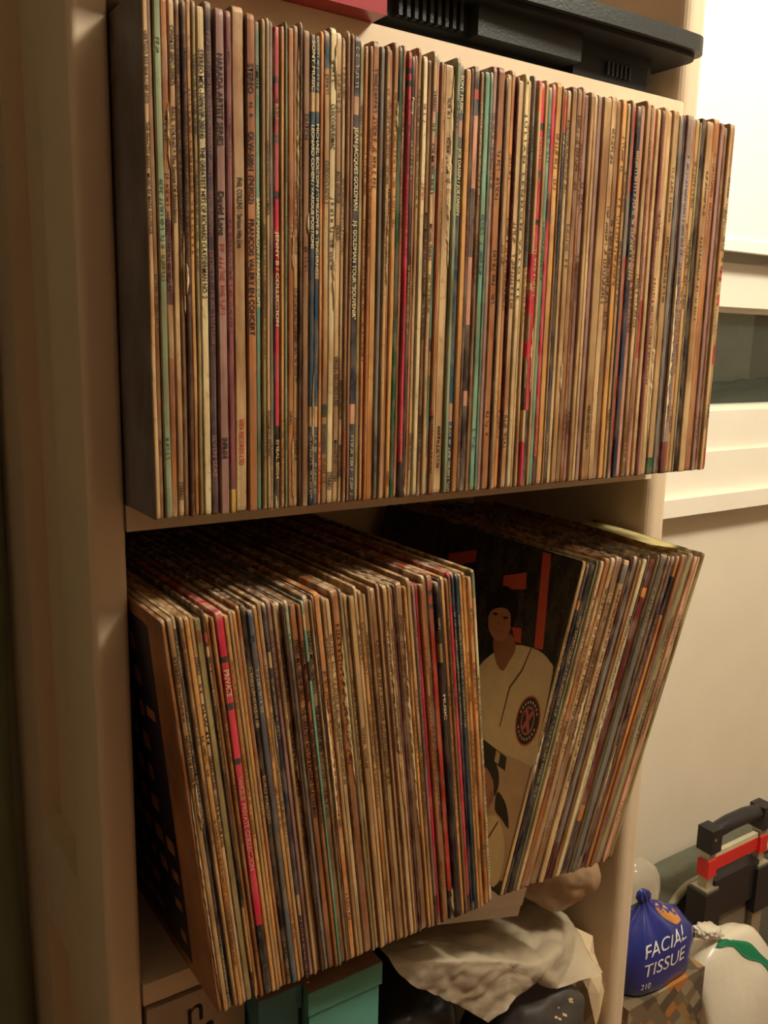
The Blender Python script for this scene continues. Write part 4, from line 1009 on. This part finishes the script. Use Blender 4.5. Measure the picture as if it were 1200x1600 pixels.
kn = blob('knot', (.835, .075, -.700), (.026, .014, .010), 33, M_WBAG, .5, 1.6, 4, rot=-.3); kn.parent = wb; kn.matrix_parent_inverse = Matrix.Translation((-.92, -.06, -FLOOR))
tag(wb, 'white rubbish bag with a green drawstring beside the tissue pack', 'rubbish bag')
# grey suitcase behind the cart
sc_ = empty('suitcase', (1.18, .26, FLOOR))
M_GREY = mat('grey_green_fabric', srgb(92, 94, 80), .8, .12, 60, .3); M_GREY2 = mat('pale_grey_piping', srgb(150, 146, 128), .7)
def round_rect(x0, x1, z0, z1, r, n=8):
    pts = []
    for cx, cz, a0 in ((x1-r, z1-r, 0), (x0+r, z1-r, 90), (x0+.02, z0+.02, 180), (x1-.02, z0+.02, 270)):
        rad = r if a0 < 180 else .02
        for k in range(n+1):
            t = math.radians(a0 + 90*k/n); pts.append((cx+rad*math.cos(t), cz+rad*math.sin(t)))
    return pts
def slab(pts, y0, y1):
    bm = bmesh.new(); a = [bm.verts.new((x, y0, z)) for x, z in pts]; b_ = [bm.verts.new((x, y1, z)) for x, z in pts]; n = len(pts)
    bm.faces.new(a); bm.faces.new(b_[::-1])
    for i in range(n): bm.faces.new((a[i], a[(i+1) % n], b_[(i+1) % n], b_[i]))
    return bm
part(sc_, 'shell', slab(round_rect(.935, 1.40, FLOOR+.001, -.768, .075), .225, .296), M_GREY, .006)
rim = round_rect(.935, 1.40, FLOOR+.001, -.768, .075)
part(sc_, 'piping', tube([(x, .224, z) for x, z in rim[:18]], .007, 8), M_GREY2, smooth=True)
tag(sc_, 'grey fabric suitcase with pale piping behind the luggage cart', 'suitcase')
# luggage cart: telescopic handle
lc = empty('luggage_cart', (1.03, .17, FLOOR))
M_ALU = mat('satin_aluminium', srgb(176, 168, 146), .35, .04, 40, metal=.6); M_GRIP = mat('black_grip_rubber', srgb(34, 32, 34), .4, .08, 50)
M_REDP = mat('red_plastic', srgb(204, 44, 42), .35, .05, 30)
XA, XB, YC = .968, 1.104, .175
for x in (XA, XB):
    part(lc, 'inner_tube', box(x-.008, x+.008, YC-.008, YC+.008, -.80, -.655), M_ALU, .002)
    part(lc, 'outer_tube', box(x-.013, x+.013, YC-.012, YC+.012, FLOOR+.06, -.775), M_ALU, .003)
    part(lc, 'collar', box(x-.020, x+.020, YC-.018, YC+.018, -.815, -.735), M_GRIP, .004)
    part(lc, 'collar_plate', box(x-.015, x+.015, YC-.015, YC+.015, -.736, -.731), M_ALU, .001)
    part(lc, 'clip', box(x-.0105, x+.0105, YC-.0105, YC+.0105, -.712, -.683), M_REDP, .002)
    part(lc, 'wheel', tube([(x-.012, YC+.02, FLOOR+.0275), (x+.012, YC+.02, FLOOR+.0275)], .027, 24), M_GRIP)
part(lc, 'release_bar', box(XA+.008, XB-.008, YC-.006, YC+.004, -.706, -.684), M_REDP, .002)
part(lc, 'tape_strip', box(XA+.009, XB-.009, YC-.005, YC+.003, -.684, -.676), mat('pale_tape', srgb(200, 192, 160), .6), .001)
part(lc, 'cross_bar', box(XA+.010, XB-.010, YC-.012, YC+.012, -.790, -.722), M_GRIP, .004)
part(lc, 'back_plate', box(XA+.013, XB-.013, YC-.002, YC+.004, FLOOR+.13, -.790), mat('brushed_grey_plate', srgb(120, 108, 90), .5, .1, 20, stretch=(4, 1, 1)), .001)
for x in (XA, XB): part(lc, 'grip_end', box(x-.0125, x+.0125, YC-.014, YC+.014, -.668, -.628), M_GRIP, .005)
part(lc, 'grip', tube([(XA, YC, -.643), (XA+.018, YC, -.639), (XA+.045, YC, -.636), (XB-.045, YC, -.636), (XB-.018, YC, -.639), (XB, YC, -.643)], [.011, .0125, .013, .013, .0125, .011], 14), M_GRIP, smooth=True)
part(lc, 'screw', tube([(XA-.004, YC-.0148, -.644), (XA-.004, YC-.0135, -.644)], .0022, 10), M_ALU)
part(lc, 'axle', tube([(XA, YC+.02, FLOOR+.0275), (XB, YC+.02, FLOOR+.0275)], .006, 10), M_ALU)
part(lc, 'foot_bracket', box(XA-.013, XB+.013, YC-.010, YC+.026, FLOOR+.09, FLOOR+.13), M_GRIP, .003)
tag(lc, 'folding luggage cart with black grip and red release bar', 'luggage cart')

# ------------------------------------------------------------------ left: curtain beside the shelf
bm = bmesh.new(); cols = []
for i in range(61):
    x = -.62 + .588*i/60
    cols.append([bm.verts.new((x + .004*math.sin(j*.7), YW-.052 + .010*math.sin(i*.75 + .25*math.sin(j*.5)) + .004*math.sin(i*1.9), 1.1 - 2.2*j/24)) for j in range(25)])
for a, b_ in zip(cols, cols[1:]):
    for j in range(24): bm.faces.new((a[j], a[j+1], b_[j+1], b_[j]))
bmesh.ops.solidify(bm, geom=bm.faces[:], thickness=.0015)
cu_ = empty('curtain', (-.34, YW-.05, 1.1))
part(cu_, 'cloth', bm, mat('sage_green_cloth', srgb(186, 200, 168), .85, .08, 30, .3, (3, 3, .3)), smooth=True)
part(cu_, 'rod', tube([(-.70, YW-.052, 1.11), (-.045, YW-.052, 1.11)], .009, 12), M_ALU, smooth=True)
for k in range(8): part(cu_, 'ring', tube([(-.60+.075*k + .0, YW-.052 + .013*math.cos(t), 1.11 + .013*math.sin(t)) for t in [2*math.pi*j/12 for j in range(13)]], .0018, 6), M_ALU)
tag(cu_, 'sage green curtain hanging beside the bookshelf', 'curtain')
